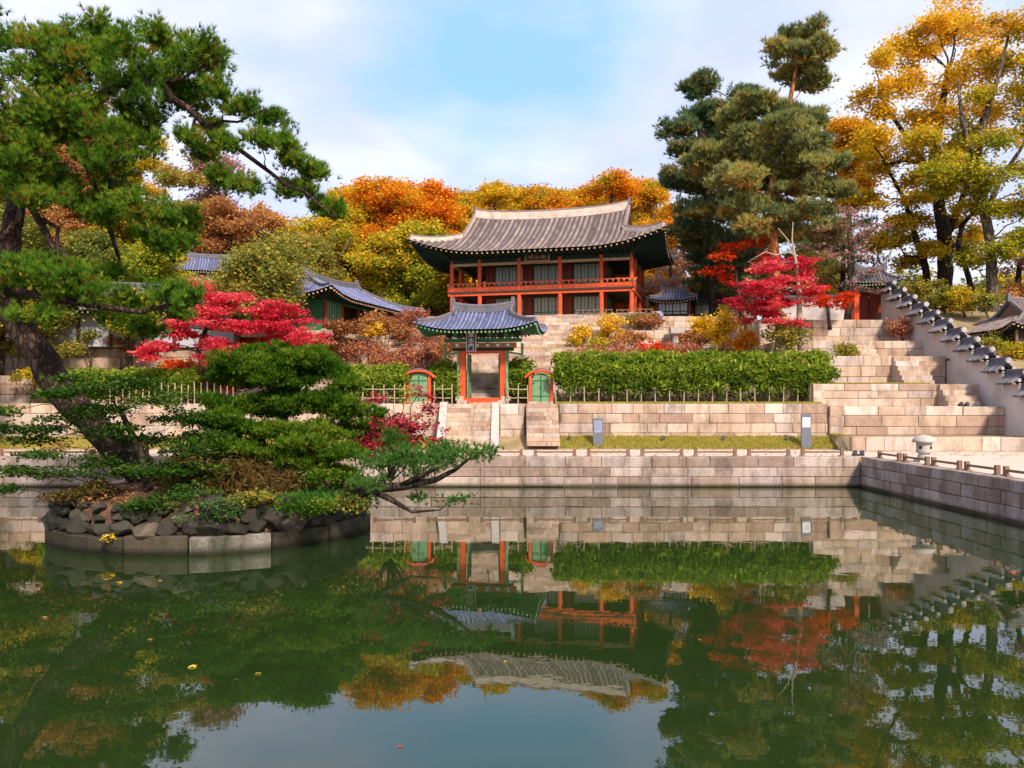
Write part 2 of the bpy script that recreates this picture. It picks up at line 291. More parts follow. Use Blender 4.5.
# ------------------------------------------------------------------ ground
PX0, PX1, PY0, PY1 = -24.0, 15.2, 3.0, 37.3
BANK = 1.3
def H(x, y):
    if PX0 - .3 < x < PX1 + .3 and PY0 - .3 < y < PY1 + .3: return -1.2
    if y < 41.9: 
        return BANK + (max(0, y - 36) * 0.12 if x > 26.2 else 0)
    if 16.7 < x < 26.1:
        for Y, z in ((58, 9.4), (54, 7.65), (51, 6.5), (47.5, 4.75), (45, 3.5), (42, 2.0)):
            if y > Y + .3: return z + (min(1.0, (y - 62) * 0.05) if y > 62 else 0)
        return BANK
    if x >= 26.1:
        return 2.2 + min(max((y - 42) / 17.5, 0), 1) * 7.4 + 0.6
    if y < 43.6: base = BANK
    elif y < 45.5: base = BANK + (y - 43.6) / 1.9 * 0.75
    elif y < 52.8: base = 3.65
    elif y < 56.3: base = 5.4
    elif y < 59.8: base = 7.3
    elif y < 62.8: base = 8.8
    else: base = 10.1
    if y > 80:
        hk = max(0, min(1, (y - 80) / 45)); side = 1 / (1 + math.exp((x - 2) / 8.0))
        base += hk * hk * (3 - 2 * hk) * (13 * side)
    return base
def axis(lo, hi, step, breaks, far):
    a = list(np.arange(lo, hi + .01, step))
    for b in breaks: a += [b - 0.002, b + 0.002]
    a += far; return np.array(sorted(set(round(float(v), 4) for v in a)))
xs = axis(-60, 60, 1.5, [PX0 - .3, PX1 + .3, 16.7, 26.1], [-900, -500, -250, -150, -100, -80, 80, 100, 150, 250, 500, 900])
ys = axis(-12, 130, 1.5, [PY0 - .3, PY1 + .3, 43.6, 45.5, 52.8, 56.3, 59.8, 62.8, 42.3, 45.3, 47.8, 51.3, 54.3, 58.3, 41.9], [-400, -150, -60, -30, 150, 200, 300, 500, 900, 1500])
V = np.array([(x, y, H(x, y)) for y in ys for x in xs]); nx_ = len(xs)
idx = np.arange(len(ys) * nx_).reshape(len(ys), nx_)
Fq = np.stack([idx[:-1, :-1], idx[:-1, 1:], idx[1:, 1:], idx[1:, :-1]], -1).reshape(-1, 4)
gm, t, o = newmat('ground')
p = N(t, 'ShaderNodeBsdfPrincipled', Roughness=0.95); g = N(t, 'ShaderNodeNewGeometry')
n = N(t, 'ShaderNodeTexNoise', Scale=0.55, Detail=8.0, Roughness=0.7); t.links.new(g.outputs['Position'], n.inputs['Vector'])
r = ramp(t, [(0.3, (0.16, 0.14, 0.05)), (0.46, (0.26, 0.19, 0.09)), (0.6, (0.36, 0.27, 0.17)), (0.75, (0.22, 0.22, 0.07))], n.outputs[0]); t.links.new(r.outputs[0], p.inputs['Base Color'])
nb = N(t, 'ShaderNodeTexNoise', Scale=9.0, Detail=6.0); t.links.new(g.outputs['Position'], nb.inputs['Vector']); b = N(t, 'ShaderNodeBump', Strength=0.6, Distance=0.08); t.links.new(nb.outputs[0], b.inputs['Height']); t.links.new(b.outputs[0], p.inputs['Normal'])
t.links.new(p.outputs[0], o.inputs[0])
tag(nobj('ground', V, Fq, gm), kind='structure')
# paths
m_ = MB(); zz = BANK + 0.006
m_.add([(-60, 37.75, zz), (40, 37.75, zz), (40, 43.55, zz), (-60, 43.55, zz)], [(0, 1, 2, 3)])
m_.add([(15.65, 2.5, zz), (40, 2.5, zz), (40, 37.75, zz), (15.65, 37.75, zz)], [(0, 1, 2, 3)])
m_.add([(-60, -8, zz), (40, -8, zz), (40, 2.5, zz), (-60, 2.5, zz)], [(0, 1, 2, 3)])
m_.add([(-60, 2.5, zz), (-24.45, 2.5, zz), (-24.45, 37.75, zz), (-60, 37.75, zz)], [(0, 1, 2, 3)])
tag(m_.build('path', sand), kind='structure')
# water
wm, t, o = newmat('water')
p = N(t, 'ShaderNodeBsdfPrincipled', Roughness=0.006, IOR=1.7); p.inputs['Base Color'].default_value = (0.015, 0.031, 0.007, 1); p.inputs['Specular IOR Level'].default_value = 0.5
g = N(t, 'ShaderNodeNewGeometry'); mp = N(t, 'ShaderNodeMapping'); mp.inputs['Scale'].default_value = (1.0, 1.0, 1); t.links.new(g.outputs['Position'], mp.inputs[0])
n = N(t, 'ShaderNodeTexNoise', Scale=1.1, Detail=3.0, Roughness=0.5); t.links.new(mp.outputs[0], n.inputs['Vector'])
n3 = N(t, 'ShaderNodeTexNoise', Scale=9.0, Detail=2.0); t.links.new(mp.outputs[0], n3.inputs['Vector'])
s_ = M('ADD', M('MULTIPLY', n.outputs[0], 1.0, t), M('MULTIPLY', n3.outputs[0], 0.06, t), t)
b = N(t, 'ShaderNodeBump', Strength=0.07, Distance=0.03); t.links.new(s_, b.inputs['Height']); t.links.new(b.outputs[0], p.inputs['Normal'])
t.links.new(p.outputs[0], o.inputs[0])
m_ = MB(); m_.add([(PX0 - .2, PY0 - .2, 0), (PX1 + .2, PY0 - .2, 0), (PX1 + .2, PY1 + .2, 0), (PX0 - .2, PY1 + .2, 0)], [(0, 1, 2, 3)])
tag(m_.build('water', wm), kind='structure')

# ------------------------------------------------------------------ stone walls and terraces
rs = random.Random(3)
kw = dict(rnd=rs)
stone_wall('pond_wall', 'long pale granite retaining wall along the far edge of the pond', (PX0, PY1), (PX1, PY1), -0.4, BANK + .02, 4, granite_pond, wmin=1.0, wmax=2.2, **kw)
stone_wall('pond_wall', 'grey granite retaining wall along the right edge of the pond, running towards the viewer', (PX1, PY1), (PX1, PY0), -0.4, BANK + .02, 4, granite_pond, wmin=0.8, wmax=1.6, **kw)
stone_wall('pond_wall', 'granite retaining wall along the left edge of the pond', (PX0, PY0), (PX0, PY1), -0.4, BANK + .02, 4, granite_pond, wmin=0.9, wmax=1.8, **kw)
stone_wall('pond_wall', 'granite retaining wall along the near edge of the pond', (PX1, PY0), (PX0, PY0), -0.4, BANK + .02, 4, granite_pond, wmin=0.9, wmax=1.8, **kw)
stone_wall('terrace_wall', 'lowest cream stone terrace wall right of the gate, below the long green hedge', (2.4, 45.2), (16.7, 45.2), 1.6, 3.67, 4, wmin=.8, wmax=2.0, **kw)
stone_wall('terrace_wall', 'lowest stone terrace wall between the gate steps and the steps to the right door', (-0.75, 45.2), (0.55, 45.2), 1.6, 3.67, 3, wmin=.8, wmax=2.0, **kw)
stone_wall('terrace_wall', 'lowest stone terrace wall left of the gate, behind the island trees', (-45, 45.2), (-3.9, 45.2), 1.3, 3.67, 4, wmin=.8, wmax=2.0, **kw)
lev = ((52.5, 3.65, 5.42), (56, 5.4, 7.32), (59.5, 7.3, 8.82), (62.5, 8.8, 10.12))
nm = ['second terrace wall up the slope, behind the hedge', 'third terrace wall up the slope, behind the red bushes', 'fourth terrace wall up the slope, below the courtyard of the pavilion', 'top terrace wall that carries the courtyard of the pavilion']
for (Y, a, b_), l in zip(lev, nm):
    stone_wall('terrace_wall', 'pale stone ' + l, (-45, Y), (16.7, Y), a, b_, 3, wmin=.9, wmax=2.2, **kw)
rl = ((42, BANK, 2.0, 1), (45, 2.0, 3.52, 3), (47.5, 3.5, 4.77, 3), (51, 4.75, 6.52, 3), (54, 6.5, 7.67, 2), (58, 7.65, 9.42, 3))
for i, (Y, a, b_, c) in enumerate(rl):
    x0 = 16.72
    stone_wall('stepped_terrace', 'broad stone step of the right-hand hillside, %s from the bottom' % ordn(i), (x0, Y), (26.1, Y), a, b_, c, cat='stone terrace', wmin=.9, wmax=2.3, **kw)
    if i: stone_wall('terrace_end', 'left end face of the %s broad stone step on the right-hand hillside' % ordn(i), (x0 + .02, Y + (3.0 if i < 5 else 4)), (x0 + .02, Y), a, b_, c, cat='stone wall', wmin=.7, wmax=1.4, **kw)
stone_wall('kerb', 'low stone kerb along the sandy path before the right terraces', (26.2, 42.0), (34, 42.0), BANK, 2.0, 1, cat='kerb', wmin=1.2, wmax=2.4, **kw)

def stairs(name, label, x, y, zb, zt, wd, run, n, cheeks=False, mat=None, rz=0):
    """flight climbing towards +y and ending at y"""
    t = thing(name, label, 'stairs', (x, y, zb), rz)
    h = (zt - zb) / n; d = run / n; a = MB()
    for i in range(n):
        s = -wd / 2
        while s < wd / 2 - .05:
            q = min(s + rs.uniform(.8, 1.6), wd / 2)
            if wd / 2 - q < .3: q = wd / 2
            y0 = -run + i * d
            a.box(((s + q) / 2, (y0 + 0.05) / 2 + rs.uniform(-.01, .01), h * i + h / 2 + (0.004 if i else 0)), (q - s - .015, -y0 + 0.05, h - .008), 0, rs.random()); s = q
    a.build('steps', mat or granite, t)
    if cheeks:
        for sx in (-1, 1):
            c = MB(); X = sx * (wd / 2 + .2); w2 = .2; H2 = zt - zb
            prof = [(-run - .35, 0), (-run - .35, .35), (-run + .1, .55), (-run * .5, H2 * .62), (-.3, H2 + .1), (.3, H2 + .1), (.3, 0)]
            vs = [(X + k * w2, p_[0], p_[1]) for k in (-1, 1) for p_ in prof]; m = len(prof)
            fs = [tuple(range(m))[::-1], tuple(m + i for i in range(m))] + [(i, (i + 1) % m, m + (i + 1) % m, m + i) for i in range(m)]
            c.add(vs, [f[::-1] for f in fs], .9); c.lathe((X, -run - .3, 0), [(.0, 0), (.24, 0), (.26, .2), (.2, .45), (.08, .55), (0, .56)], 12, .9)
            c.build('cheek_stone', white_stone, t)
    return t
stairs('gate_stairs', 'wide stone steps with carved pale cheek stones below the tiled gate', -2.35, 45.4, 1.35, 3.66, 2.35, 2.4, 10, True)
stairs('door_stairs', 'narrow stone steps below the right small arched door', 1.5, 45.4, 1.5, 3.66, 1.7, 2.0, 10)
for i, (zb, zt, yy) in enumerate(((3.65, 5.4, 52.6), (5.4, 7.3, 56.1), (7.3, 8.8, 59.6), (8.8, 10.1, 62.6))):
    stairs('hill_stairs', 'flight of weathered stone steps above the gate, %s from the bottom of the slope' % ordn(i), -1.2 + i * 1.5, yy, zb, zt, 7.0, 2.3, 8 if i < 2 else 7)
stairs('terrace_stairs', 'small sunlit stone steps set into the right terraces, below the pink bush', 23.6, 51.1, 4.76, 6.5, 1.8, 1.6, 6)
stairs('terrace_stairs', 'low stone steps at the right end of the second broad terrace', 24.6, 47.6, 3.5, 4.75, 1.8, 1.2, 4)
stairs('terrace_stairs', 'stone steps on the upper right terrace just below the hilltop gate', 21.8, 54.1, 6.52, 7.65, 1.8, 1.2, 4)

# ------------------------------------------------------------------ hanok roofs
def roof(parent, L, W, g, ze, zr, lift, sag, tile, ridge_mat, wall_L, wall_W, zp, eave_mat, raf_mat, sp=0.34, band=0.5, kl=4.0, gable_mat=None, tr=0.085, name='roof'):
    tg = L - g
    def Z(u, v, side):
        t_ = (L - abs(u)) if side else (W - abs(v)); s = (W - abs(v)) if side else (L - abs(u))
        T = max(0, t_ / W)
        z = ze + (zr - ze) * (0.62 * T + 0.38 * T * T) + sag * min(1, abs(u) / g) ** 2 * T * T
        return z + lift * max(0, 1 - s / kl) ** 2 * (1 - 0.35 * T)
    a = MB(); n = 9
    def row(u, tend, side, sgn):
        pts = []
        for i in range(n + 1):
            t_ = tend * i / n
            if side: x, y = sgn * (L - t_), u
            else: x, y = u, sgn * (W - t_)
            pts.append((x, y, Z(x, y, side)))
        ti = rs.uniform(0.25, 0.8); vs = []
        for q in pts:
            for k in range(5):
                an = PI * k / 4; d = -math.cos(an) * tr; hh = math.sin(an) * tr * 1.15
                vs.append((q[0], q[1] + d, q[2] + hh) if side else (q[0] + d, q[1], q[2] + hh))
        fs = [(i * 5 + k, i * 5 + k + 1, (i + 1) * 5 + k + 1, (i + 1) * 5 + k) for i in range(n) for k in range(4)]
        for i in range(n):
            a.add(vs[i * 5:(i + 2) * 5], [(k, k + 1, 5 + k + 1, 5 + k) for k in range(4)], min(1, max(0, ti + rs.uniform(-.2, .2))))
        a.add(vs[:5], [(0, 1, 2, 3, 4)], 1.0)
    def sheet(side, sgn):
        us = np.linspace(-(W if side else L), (W if side else L), 33)
        for i in range(32):
            for j in range(n):
                q = []
                for (uu, jj) in ((us[i], j), (us[i + 1], j), (us[i + 1], j + 1), (us[i], j + 1)):
                    lim = (min(tg, W - abs(uu)) if side else (W if abs(uu) <= g else L - abs(uu)))
                    t_ = lim * jj / n
                    x, y = (sgn * (L - t_), uu) if side else (uu, sgn * (W - t_))
                    q.append((x, y, Z(x, y, side)))
                a.add(q, [(0, 1, 2, 3)], 0.1)
    for sgn in (-1, 1):
        sheet(False, sgn); sheet(True, sgn)
        m = int(2 * L / sp)
        for i in range(m + 1):
            u = -L + .06 + (2 * L - .12) * i / m; row(u, W if abs(u) <= g else L - abs(u), False, sgn)
        m = int(2 * W / sp)
        for i in range(m + 1):
            u = -W + .06 + (2 * W - .12) * i / m; row(u, min(tg, W - abs(u)), True, sgn)
    rf = a.build(name, tile, parent)
    # ridges
    def ridge(pts, wd, ht, nm, mat):
        c = MB()
        for p_, q_ in zip(pts[:-1], pts[1:]):
            p_, q_ = Vector(p_), Vector(q_)
            up = Vector((0, 0, ht / 2 - .05)); c.bar(p_ + up, q_ + up, wd, ht)
        c.build(nm, mat, rf)
        c = MB(); c.tube([(q[0], q[1], q[2] + ht) for q in pts], [wd * .42] * len(pts), 8); c.build('cap_tile', tile_dark if tile is tile_blue else tile, rf)
    K = 10
    ridge([(-g + 2 * g * i / K, 0, Z(-g + 2 * g * i / K, 0, False)) for i in range(K + 1)], .28, band, 'main_ridge', ridge_mat)
    for sx in (-1, 1):
        for sy in (-1, 1):
            ridge([(sx * (g - .05), sy * (W - tt), Z(sx * g, sy * (W - tt), False)) for tt in np.linspace(W, tg, 6)], .24, band * .62, 'gable_ridge', ridge_mat)
            ridge([(sx * (L - tt), sy * (W - tt), Z(sx * (L - tt), sy * (W - tt), False)) for tt in np.linspace(tg, 0.15, 7)], .22, band * .55, 'hip_ridge', ridge_mat)
        z0 = Z(sx * g, 0, False) + band
        c = MB(); c.box((sx * (g + .02), 0, z0 + .05), (.26, .3, .55), 0, .5, .7); c.build('ridge_end_tile', tile_dark, rf)
        c = MB(); vs = [(sx * (g - .12), sy * (W - tt), Z(sx * g, sy * (W - tt), False) - .04) for sy, tt in ((-1, tg), (-1, (tg + W) / 2), (1, W), (1, (tg + W) / 2), (1, tg))]
        c.add(vs + [(v_[0], v_[1], Z(sx * g, W - tg, False) - .3) for v_ in (vs[-1], vs[0])], [tuple(range(7))]); c.build('gable', gable_mat or brown_wood, rf)
    # eaves: closed soffit and rafters
    c = MB(); K = 16
    def edge(u, side, sgn):
        if side: x, y = sgn * (L - .12), u * (W - .12) / W; return (x, y, Z(sgn * L, u, True) - .10)
        x, y = u * (L - .12) / L, sgn * (W - .12); return (x, y, Z(u, sgn * W, False) - .10)
    for side in (False, True):
        A, B = (W, wall_W) if side else (L, wall_L)
        for sgn in (-1, 1):
            for i in range(K):
                u0, u1 = -A + 2 * A * i / K, -A + 2 * A * (i + 1) / K; e0, e1 = edge(u0, side, sgn), edge(u1, side, sgn)
                i0 = (sgn * wall_L, u0 * B / A, zp) if side else (u0 * B / A, sgn * wall_W, zp); i1 = (sgn * wall_L, u1 * B / A, zp) if side else (u1 * B / A, sgn * wall_W, zp)
                c.add([e0, e1, i1, i0], [(0, 1, 2, 3)])
    c.add([(-wall_L, -wall_W, zp + .01), (wall_L, -wall_W, zp + .01), (wall_L, wall_W, zp + .01), (-wall_L, wall_W, zp + .01)], [(0, 1, 2, 3)])
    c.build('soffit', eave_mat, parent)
    c = MB(); d = MB()
    for side in (False, True):
        A, B = (W, wall_W) if side else (L, wall_L); m = int(2 * A / (sp * 1.0))
        for sgn in (-1, 1):
            for i in range(m + 1):
                u = -A * .985 + 2 * A * .985 * i / m; e = Vector(edge(u, side, sgn)); k = max(-1, min(1, u / B)) * B
                q = Vector((sgn * wall_L, k, zp)) if side else Vector((k, sgn * wall_W, zp))
                e.z -= .05; q.z -= .08; c.bar(e, q, .09, .10); dd = (e - q).normalized(); d.bar(e - dd * .001, e + dd * .03, .10, .11)
    o1 = c.build('rafters', eave_mat, parent); o2 = d.build('rafter_ends', raf_mat, parent)
    if len(c.f) > 600: o1['kind'] = 'stuff'; o2['kind'] = 'stuff'
    return rf, Z

def column(parent, x, y, z0, z1, r, mat, name='column', square=False):
    c = MB()
    if square: c.box((x, y, (z0 + z1) / 2), (2 * r, 2 * r, z1 - z0))
    else: c.lathe((x, y, z0), [(r * 1.03, 0), (r, (z1 - z0) * .5), (r * .93, z1 - z0)], 14)
    c.build(name, mat, parent, smooth=False)
    c = MB(); c.box((x, y, z0 + .06), (r * 3, r * 3, .14), 0, .8, .85); c.build('base_stone', granite, parent)
def panel(parent, c, wd, ht, rz, n=3, mat=None, fr=None, name='door_panel'):
    """a run of lattice doors: paper ground and green frame with bars"""
    a = MB(); a.box(c, (wd, .04, ht), rz); o = a.build(name, mat or paper, parent)
    f = MB(); cs, sn = math.cos(rz), math.sin(rz); k = -.035
    def q(u, z, w_, h_): f.box((c[0] + u * cs - k * sn, c[1] + u * sn + k * cs, c[2] + z), (w_, .05, h_), rz)
    for i in range(n + 1): q(-wd / 2 + wd * i / n, 0, .08, ht)
    for i in range(n): q(-wd / 2 + wd * (i + .5) / n, ht * .08, .03, ht * .8)
    for z in (-ht / 2 + .04, ht / 2 - .04, -ht * .22): f.box((c[0] + .01 * sn, c[1] - .045 * cs, c[2] + z), (wd + .06, .05, .07), rz)
    f.build('lattice', fr or green_paint, o); return o

# ---- the two-storey pavilion
YAW = R(-14)
pav = thing('pavilion', 'large two-storey wooden pavilion with red columns and grey tiled roof on the hilltop', 'pavilion', (3.0, 70.3, 10.1), YAW)
a = MB()
for p0, p1 in (((-8.2, -5.3), (8.2, -5.3)), ((8.2, -5.3), (8.2, 5.3)), ((8.2, 5.3), (-8.2, 5.3)), ((-8.2, 5.3), (-8.2, -5.3))): blocks(a, p0, p1, 0, .38, 1, 1.0, 2.0, .5, rnd=rs)
a.box((0, 0, .17), (15.4, 9.8, .36), 0, .6); a.build('stone_base', granite, pav)
ux_ = [-7.15, -4.85, -1.63, 1.63, 4.85, 7.15]; vy_ = [-4.2, -1.9, 1.9, 4.2]
for i, u in enumerate(ux_):
    for j, v in enumerate(vy_):
        if i in (0, 5) or j in (0, 3): column(pav, u, v, .38, 5.0, .17, red_paint)
        elif j in (1, 2): column(pav, u, v, .38, 5.0, .15, dark_red)
# upper deck, railing
c = MB(); c.box((0, 0, 2.42), (14.8, 8.9, .16)); c.build('upper_floor', dark_wood, pav)
for (x, y, l, rz) in ((0, -4.30, 14.9, 0), (0, 4.30, 14.9, 0), (-7.3, 0, 8.9, PI / 2), (7.3, 0, 8.9, PI / 2)):
    c = MB(); c.box((x, y, 2.36), (l, .14, .42), rz); c.build('floor_beam', red_paint, pav)
    c = MB(); cs, sn = math.cos(rz), math.sin(rz)
    oy = -1 if y < 0 or x > 0 else 1
    c.box((x, y, 3.12), (l + .3, .09, .09), rz); c.box((x, y, 2.72), (l, .05, .22), rz)
    m = int(l / .42)
    for i in range(m + 1):
        s = -l / 2 + l * i / m; c.box((x + s * cs, y + s * sn, 2.86), (.05, .05, .5), rz)
    c.build('railing', red_paint, pav)
    c = MB()
    for i in range(m + 1):
        s = -l / 2 + l * i / m; c.box((x + s * cs, y + s * sn, 3.02), (.11, .11, .1), rz)
    c.build('railing_knobs', tan_paint, pav)
# walls of the inner rooms on both floors
for z, h in ((.38 + .95, 1.7), (2.5 + 1.2, 2.1)):
    for i in range(1, 4):
        x = (ux_[i] + ux_[i + 1]) / 2; wd = ux_[i + 1] - ux_[i] - .9
        panel(pav, (x + .25, -1.95, z), wd, h, 0, 4)
        c = MB(); c.box((ux_[i] + .36, -1.93, z), (.42, .07, h)); c.build('red_wall_panel', dark_red, pav)
        panel(pav, (x, 1.95, z), wd + .6, h, PI, 4)
    for sx in (-1, 1): panel(pav, (sx * 4.85, 0, z), 3.5, h, -sx * PI / 2 + PI, 4)
    c = MB(); c.box((0, 0, z + h / 2 + .25), (9.9, 4.0, .5)); c.build('inner_lintel', dark_wood, pav)
c = MB(); c.box((0, 0, 1.2), (9.2, 3.4, 1.6)); c.box((0, 0, 3.6), (9.2, 3.4, 2.0)); c.build('room_core', dark_wood, pav)
for (x, y, l, rz) in ((0, -4.2, 14.3, 0), (0, 4.2, 14.3, 0), (-7.15, 0, 8.4, PI / 2), (7.15, 0, 8.4, PI / 2)):
    c = MB(); c.box((x, y, 4.62), (l, .18, .2), rz); c.build('tan_lintel', tan_paint, pav)
    c = MB(); c.box((x, y, 4.95), (l + .3, .2, .44), rz); c.build('painted_beam', teal_paint, pav)
    for i in range(int(l / 1.6) + 1):
        s = -l / 2 + l * i / int(l / 1.6)
        c = MB(); c.box((x + s * math.cos(rz), y + s * math.sin(rz), 5.28), (.3, .3, .22), rz, .5, 1.3); c.build('bracket', teal_paint, pav)
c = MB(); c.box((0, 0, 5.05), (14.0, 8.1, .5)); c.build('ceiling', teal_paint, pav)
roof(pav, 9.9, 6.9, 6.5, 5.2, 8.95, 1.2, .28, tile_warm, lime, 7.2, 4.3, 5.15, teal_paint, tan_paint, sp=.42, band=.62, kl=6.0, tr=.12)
def text_mesh(parent, s, size, loc, rot, mat, name='lettering'):
    cu = bpy.data.curves.new(name, 'FONT'); cu.body = s; cu.size = size; cu.extrude = .008; cu.align_x = 'CENTER'; cu.align_y = 'CENTER'; cu.space_line = 0.95
    o = bpy.data.objects.new(name, cu); COL.objects.link(o)
    dg = bpy.context.evaluated_depsgraph_get(); me = bpy.data.meshes.new_from_object(o.evaluated_get(dg)); bpy.data.objects.remove(o); bpy.data.curves.remove(cu)
    o = link(name, me, mat, parent, loc); o.rotation_euler = rot; return o
c = MB(); c.box((-.05, -4.75, 5.0), (1.75, .07, .75)); pl = c.build('name_board', dark_wood, pav)
c = MB()
for x, z, w_, h_ in ((-.05, 5.38, 1.95, .09), (-.05, 4.62, 1.95, .09), (-.98, 5.0, .09, .8), (.88, 5.0, .09, .8)): c.box((x, -4.77, z), (w_, .11, h_))
c.build('board_frame', tan_paint, pl)
text_mesh(pl, '樓合宙', .5, (-.05, -4.80, 5.0), (R(90), 0, 0), tan_paint)
# low railing at the courtyard edge
for i, u in enumerate((1.2, 4.4)):
    c = MB(); 
    for z in (.25, .55): c.box((0, 0, z), (2.6, .06, .06))
    for k in range(7): c.box((-1.3 + 2.6 * k / 6, 0, .3), (.06, .06, .62))
    o = c.build('low_railing', brown_wood, None, loc=(6.0 + i * 2.9, 63.3 - i * .35, 10.12), rz=YAW); tag(o, ['small reddish railing at the foot of the pavilion, nearer its middle', 'small reddish railing at the foot of the pavilion, nearer its right corner'][i], 'railing')

# ---- the gate
gate = thing('tiled_gate', 'ornate red and green gate with blue-grey tiled roof at the top of the stone steps', 'gate', (-1.8, 49.4, 3.66), R(-9))
for sx in (-1, 1):
    c = MB(); c.box((sx * 1.2, 0, 1.62), (.34, .34, 2.9)); c.build('post', red_paint, gate)
    c = MB(); c.box((sx * 1.43, -.06, 1.62), (.12, .36, 2.9)); c.build('side_board', pale_green, gate)
    c = MB(); c.box((sx * 1.2, 0, .1), (.62, .62, .22), 0, .8, .9); c.box((sx * 1.35, 0, .32), (.5, .5, .25), 0, .5, .9); c.build('base_stone', granite if sx > 0 else granite, gate)
    c = MB(); c.box((sx * 0.93, .55, 1.62), (.06, 1.0, 2.6)); lf = c.build('door_leaf', pale_green, gate)
    for z in (.4, 1.4, 2.6): c = MB(); c.box((sx * 0.885, .55, z), (.04, 1.0, .08)); c.build('door_rail', green_paint, lf)
c = MB(); c.box((0, -.05, .22), (2.1, .22, .28)); c.build('threshold', red_paint, gate)
c = MB(); c.box((0, 0, 3.02), (2.5, .3, .16)); c.build('door_head', red_paint, gate)
c = MB(); c.box((0, 0, 3.16), (3.6, .4, .14)); c.build('dark_beam', teal_paint, gate)
c = MB(); c.box((0, 0, 3.4), (3.9, .36, .3)); bm_ = c.build('painted_beam', pale_green, gate)
for nm_, mt, off in (('red_band', red_paint, 0), ('white_band', lime_white, 1)):
    for k in range(13):
        if k % 2 == off: c = MB(); c.box((-1.8 + 3.6 * k / 12, -.19, 3.4), (.16, .03, .14)); c.build('painted_square', mt, bm_)
c = MB(); c.box((0, -.19, 3.27), (3.9, .03, .04)); c.box((0, -.19, 3.53), (3.9, .03, .04)); c.build('red_line', red_paint, bm_)
c = MB(); c.box((0, 0, 3.7), (4.5, .42, .2)); c.build('upper_beam', green_paint, gate)
for i in range(9):
    c = MB(); x = -2.0 + 4.0 * i / 8
    c.box((x, -.1, 3.92), (.14, 1.0, .14)); c.box((x, -.1, 4.06), (.2, 1.5, .12)); c.box((x, -.1, 4.2), (.14, 2.0, .12)); c.build('bracket', green_paint if i % 2 else teal_paint, gate)
for sx in (-1, 1):
    c = MB(); c.box((sx * 2.3, 0, 3.05), (.1, .3, .9), 0, .5, 1.2); c.bar((sx * 1.5, 0, 3.0), (sx * 2.3, 0, 2.85), .1, .12); c.build('wing_brace', pale_green, gate)
roof(gate, 3.5, 2.35, 1.75, 4.15, 5.35, .42, .18, tile_blue, tile_dark, 2.3, 1.0, 4.28, green_paint, pale_green, sp=.24, band=.32, kl=2.4, tr=.06)
c = MB(); c.box((-.5, -.95, 3.62), (.48, .05, 1.2)); o = c.build('name_board', black_metal, gate)
c = MB()
for x, z, w_, h_ in ((-.5, 4.22, .56, .06), (-.5, 3.02, .56, .06), (-.76, 3.62, .06, 1.2), (-.24, 3.62, .06, 1.2)): c.box((x, -.96, z), (w_, .08, h_))
c.build('board_frame', white_stone, o)
text_mesh(o, '魚\n水\n門', .36, (-.5, -.985, 3.60), (R(90), 0, 0), lime_white)

# ---- side doors
def side_door(px, label):
    x, y, z = at(px, 402, 49.0)
    t = thing('arched_door', label, 'door', (x, y, 3.66), R(-4))
    for sx in (-1, 1):
        c = MB(); c.box((sx * .62, 0, .9), (.16, .22, 1.6)); c.build('post', red_paint, t)
    c = MB(); n = 12; pts = []
    for i in range(n + 1):
        an = PI * (0.12 + .76 * i / n); pts.append((-math.cos(an) * .98, 0, 1.28 + math.sin(an) * .62))
    for yy in (-.2, .2):
        c.tube([(p_[0], yy, p_[2]) for p_ in pts], [.07] * (n + 1), 6)
    for p_, q_ in zip(pts[:-1], pts[1:]): c.bar(p_, q_, .5, .08)
    c.build('arch', red_paint, t)
    c = MB()
    pp = [(p_[0] * .82, p_[2] + .13) for p_ in pts]
    for p_, q_ in zip(pp[:-1], pp[1:]): c.bar((p_[0], 0, p_[1]), (q_[0], 0, q_[1]), .34, .06)
    c.build('arch_cover', tile_dark, t)
    for sx in (-1, 1):
        c = MB(); prof = [(0, .12), (sx * .52, .12), (sx * .52, 1.42), (sx * .40, 1.62), (sx * .22, 1.74), (0, 1.79)]
        vs = [(q_[0], k, q_[1]) for k in (-.03, .03) for q_ in prof]; fs = [tuple(range(6)), tuple(6 + i for i in range(6))[::-1]] + [(i, (i + 1) % 6, 6 + (i + 1) % 6, 6 + i) for i in range(6)]
        c.add(vs, fs); lf = c.build('door_leaf', pale_green, t)
        c = MB(); c.box((sx * .02, -.05, .9), (.025, .03, 1.5)); c.box((sx * .27, -.045, 1.35), (.45, .03, .06)); c.box((sx * .27, -.045, .45), (.45, .03, .06)); c.build('door_rail', green_paint, lf)
    c = MB(); c.box((0, 0, .06), (1.4, .35, .14), 0, .7); c.build('sill', granite, t)
side_door(419, 'small arched green door in red frame, left of the tiled gate')
side_door(541, 'small arched green door in red frame, right of the tiled gate')

# ---- the hall left of the pavilion
hall = thing('side_hall', 'long low hall with blue-grey tiled roof left of the pavilion', 'building', (-13, 60.7, 8.1), R(73.7))
c = MB(); c.box((0, 0, .1), (12.6, 6.4, .3)); c.build('stone_base', granite, hall)
for i in range(6):
    x = -5.7 + 11.4 * i / 5
    for y in (-2.6, 2.6): column(hall, x, y, .25, 2.4, .14, dark_red)
    if i < 5:
        xm = x + 1.14
        if i in (0, 3): panel(hall, (xm, -1.5 if i == 3 else -2.6, 1.3), 2.0, 2.0, 0, 3, mat=dark_wood if i else pale_green)
        else:
            c = MB(); c.box((xm, -1.2, 1.3), (2.2, .06, 2.2)); c.build('dark_opening', dark_wood, hall)
        panel(hall, (xm, 2.6, 1.3), 2.0, 2.0, PI, 3)
for sx in (-1, 1):
    c = MB(); c.box((sx * 5.7, 0, 1.3), (.1, 5.2, 2.1)); c.build('end_wall', green_paint, hall)
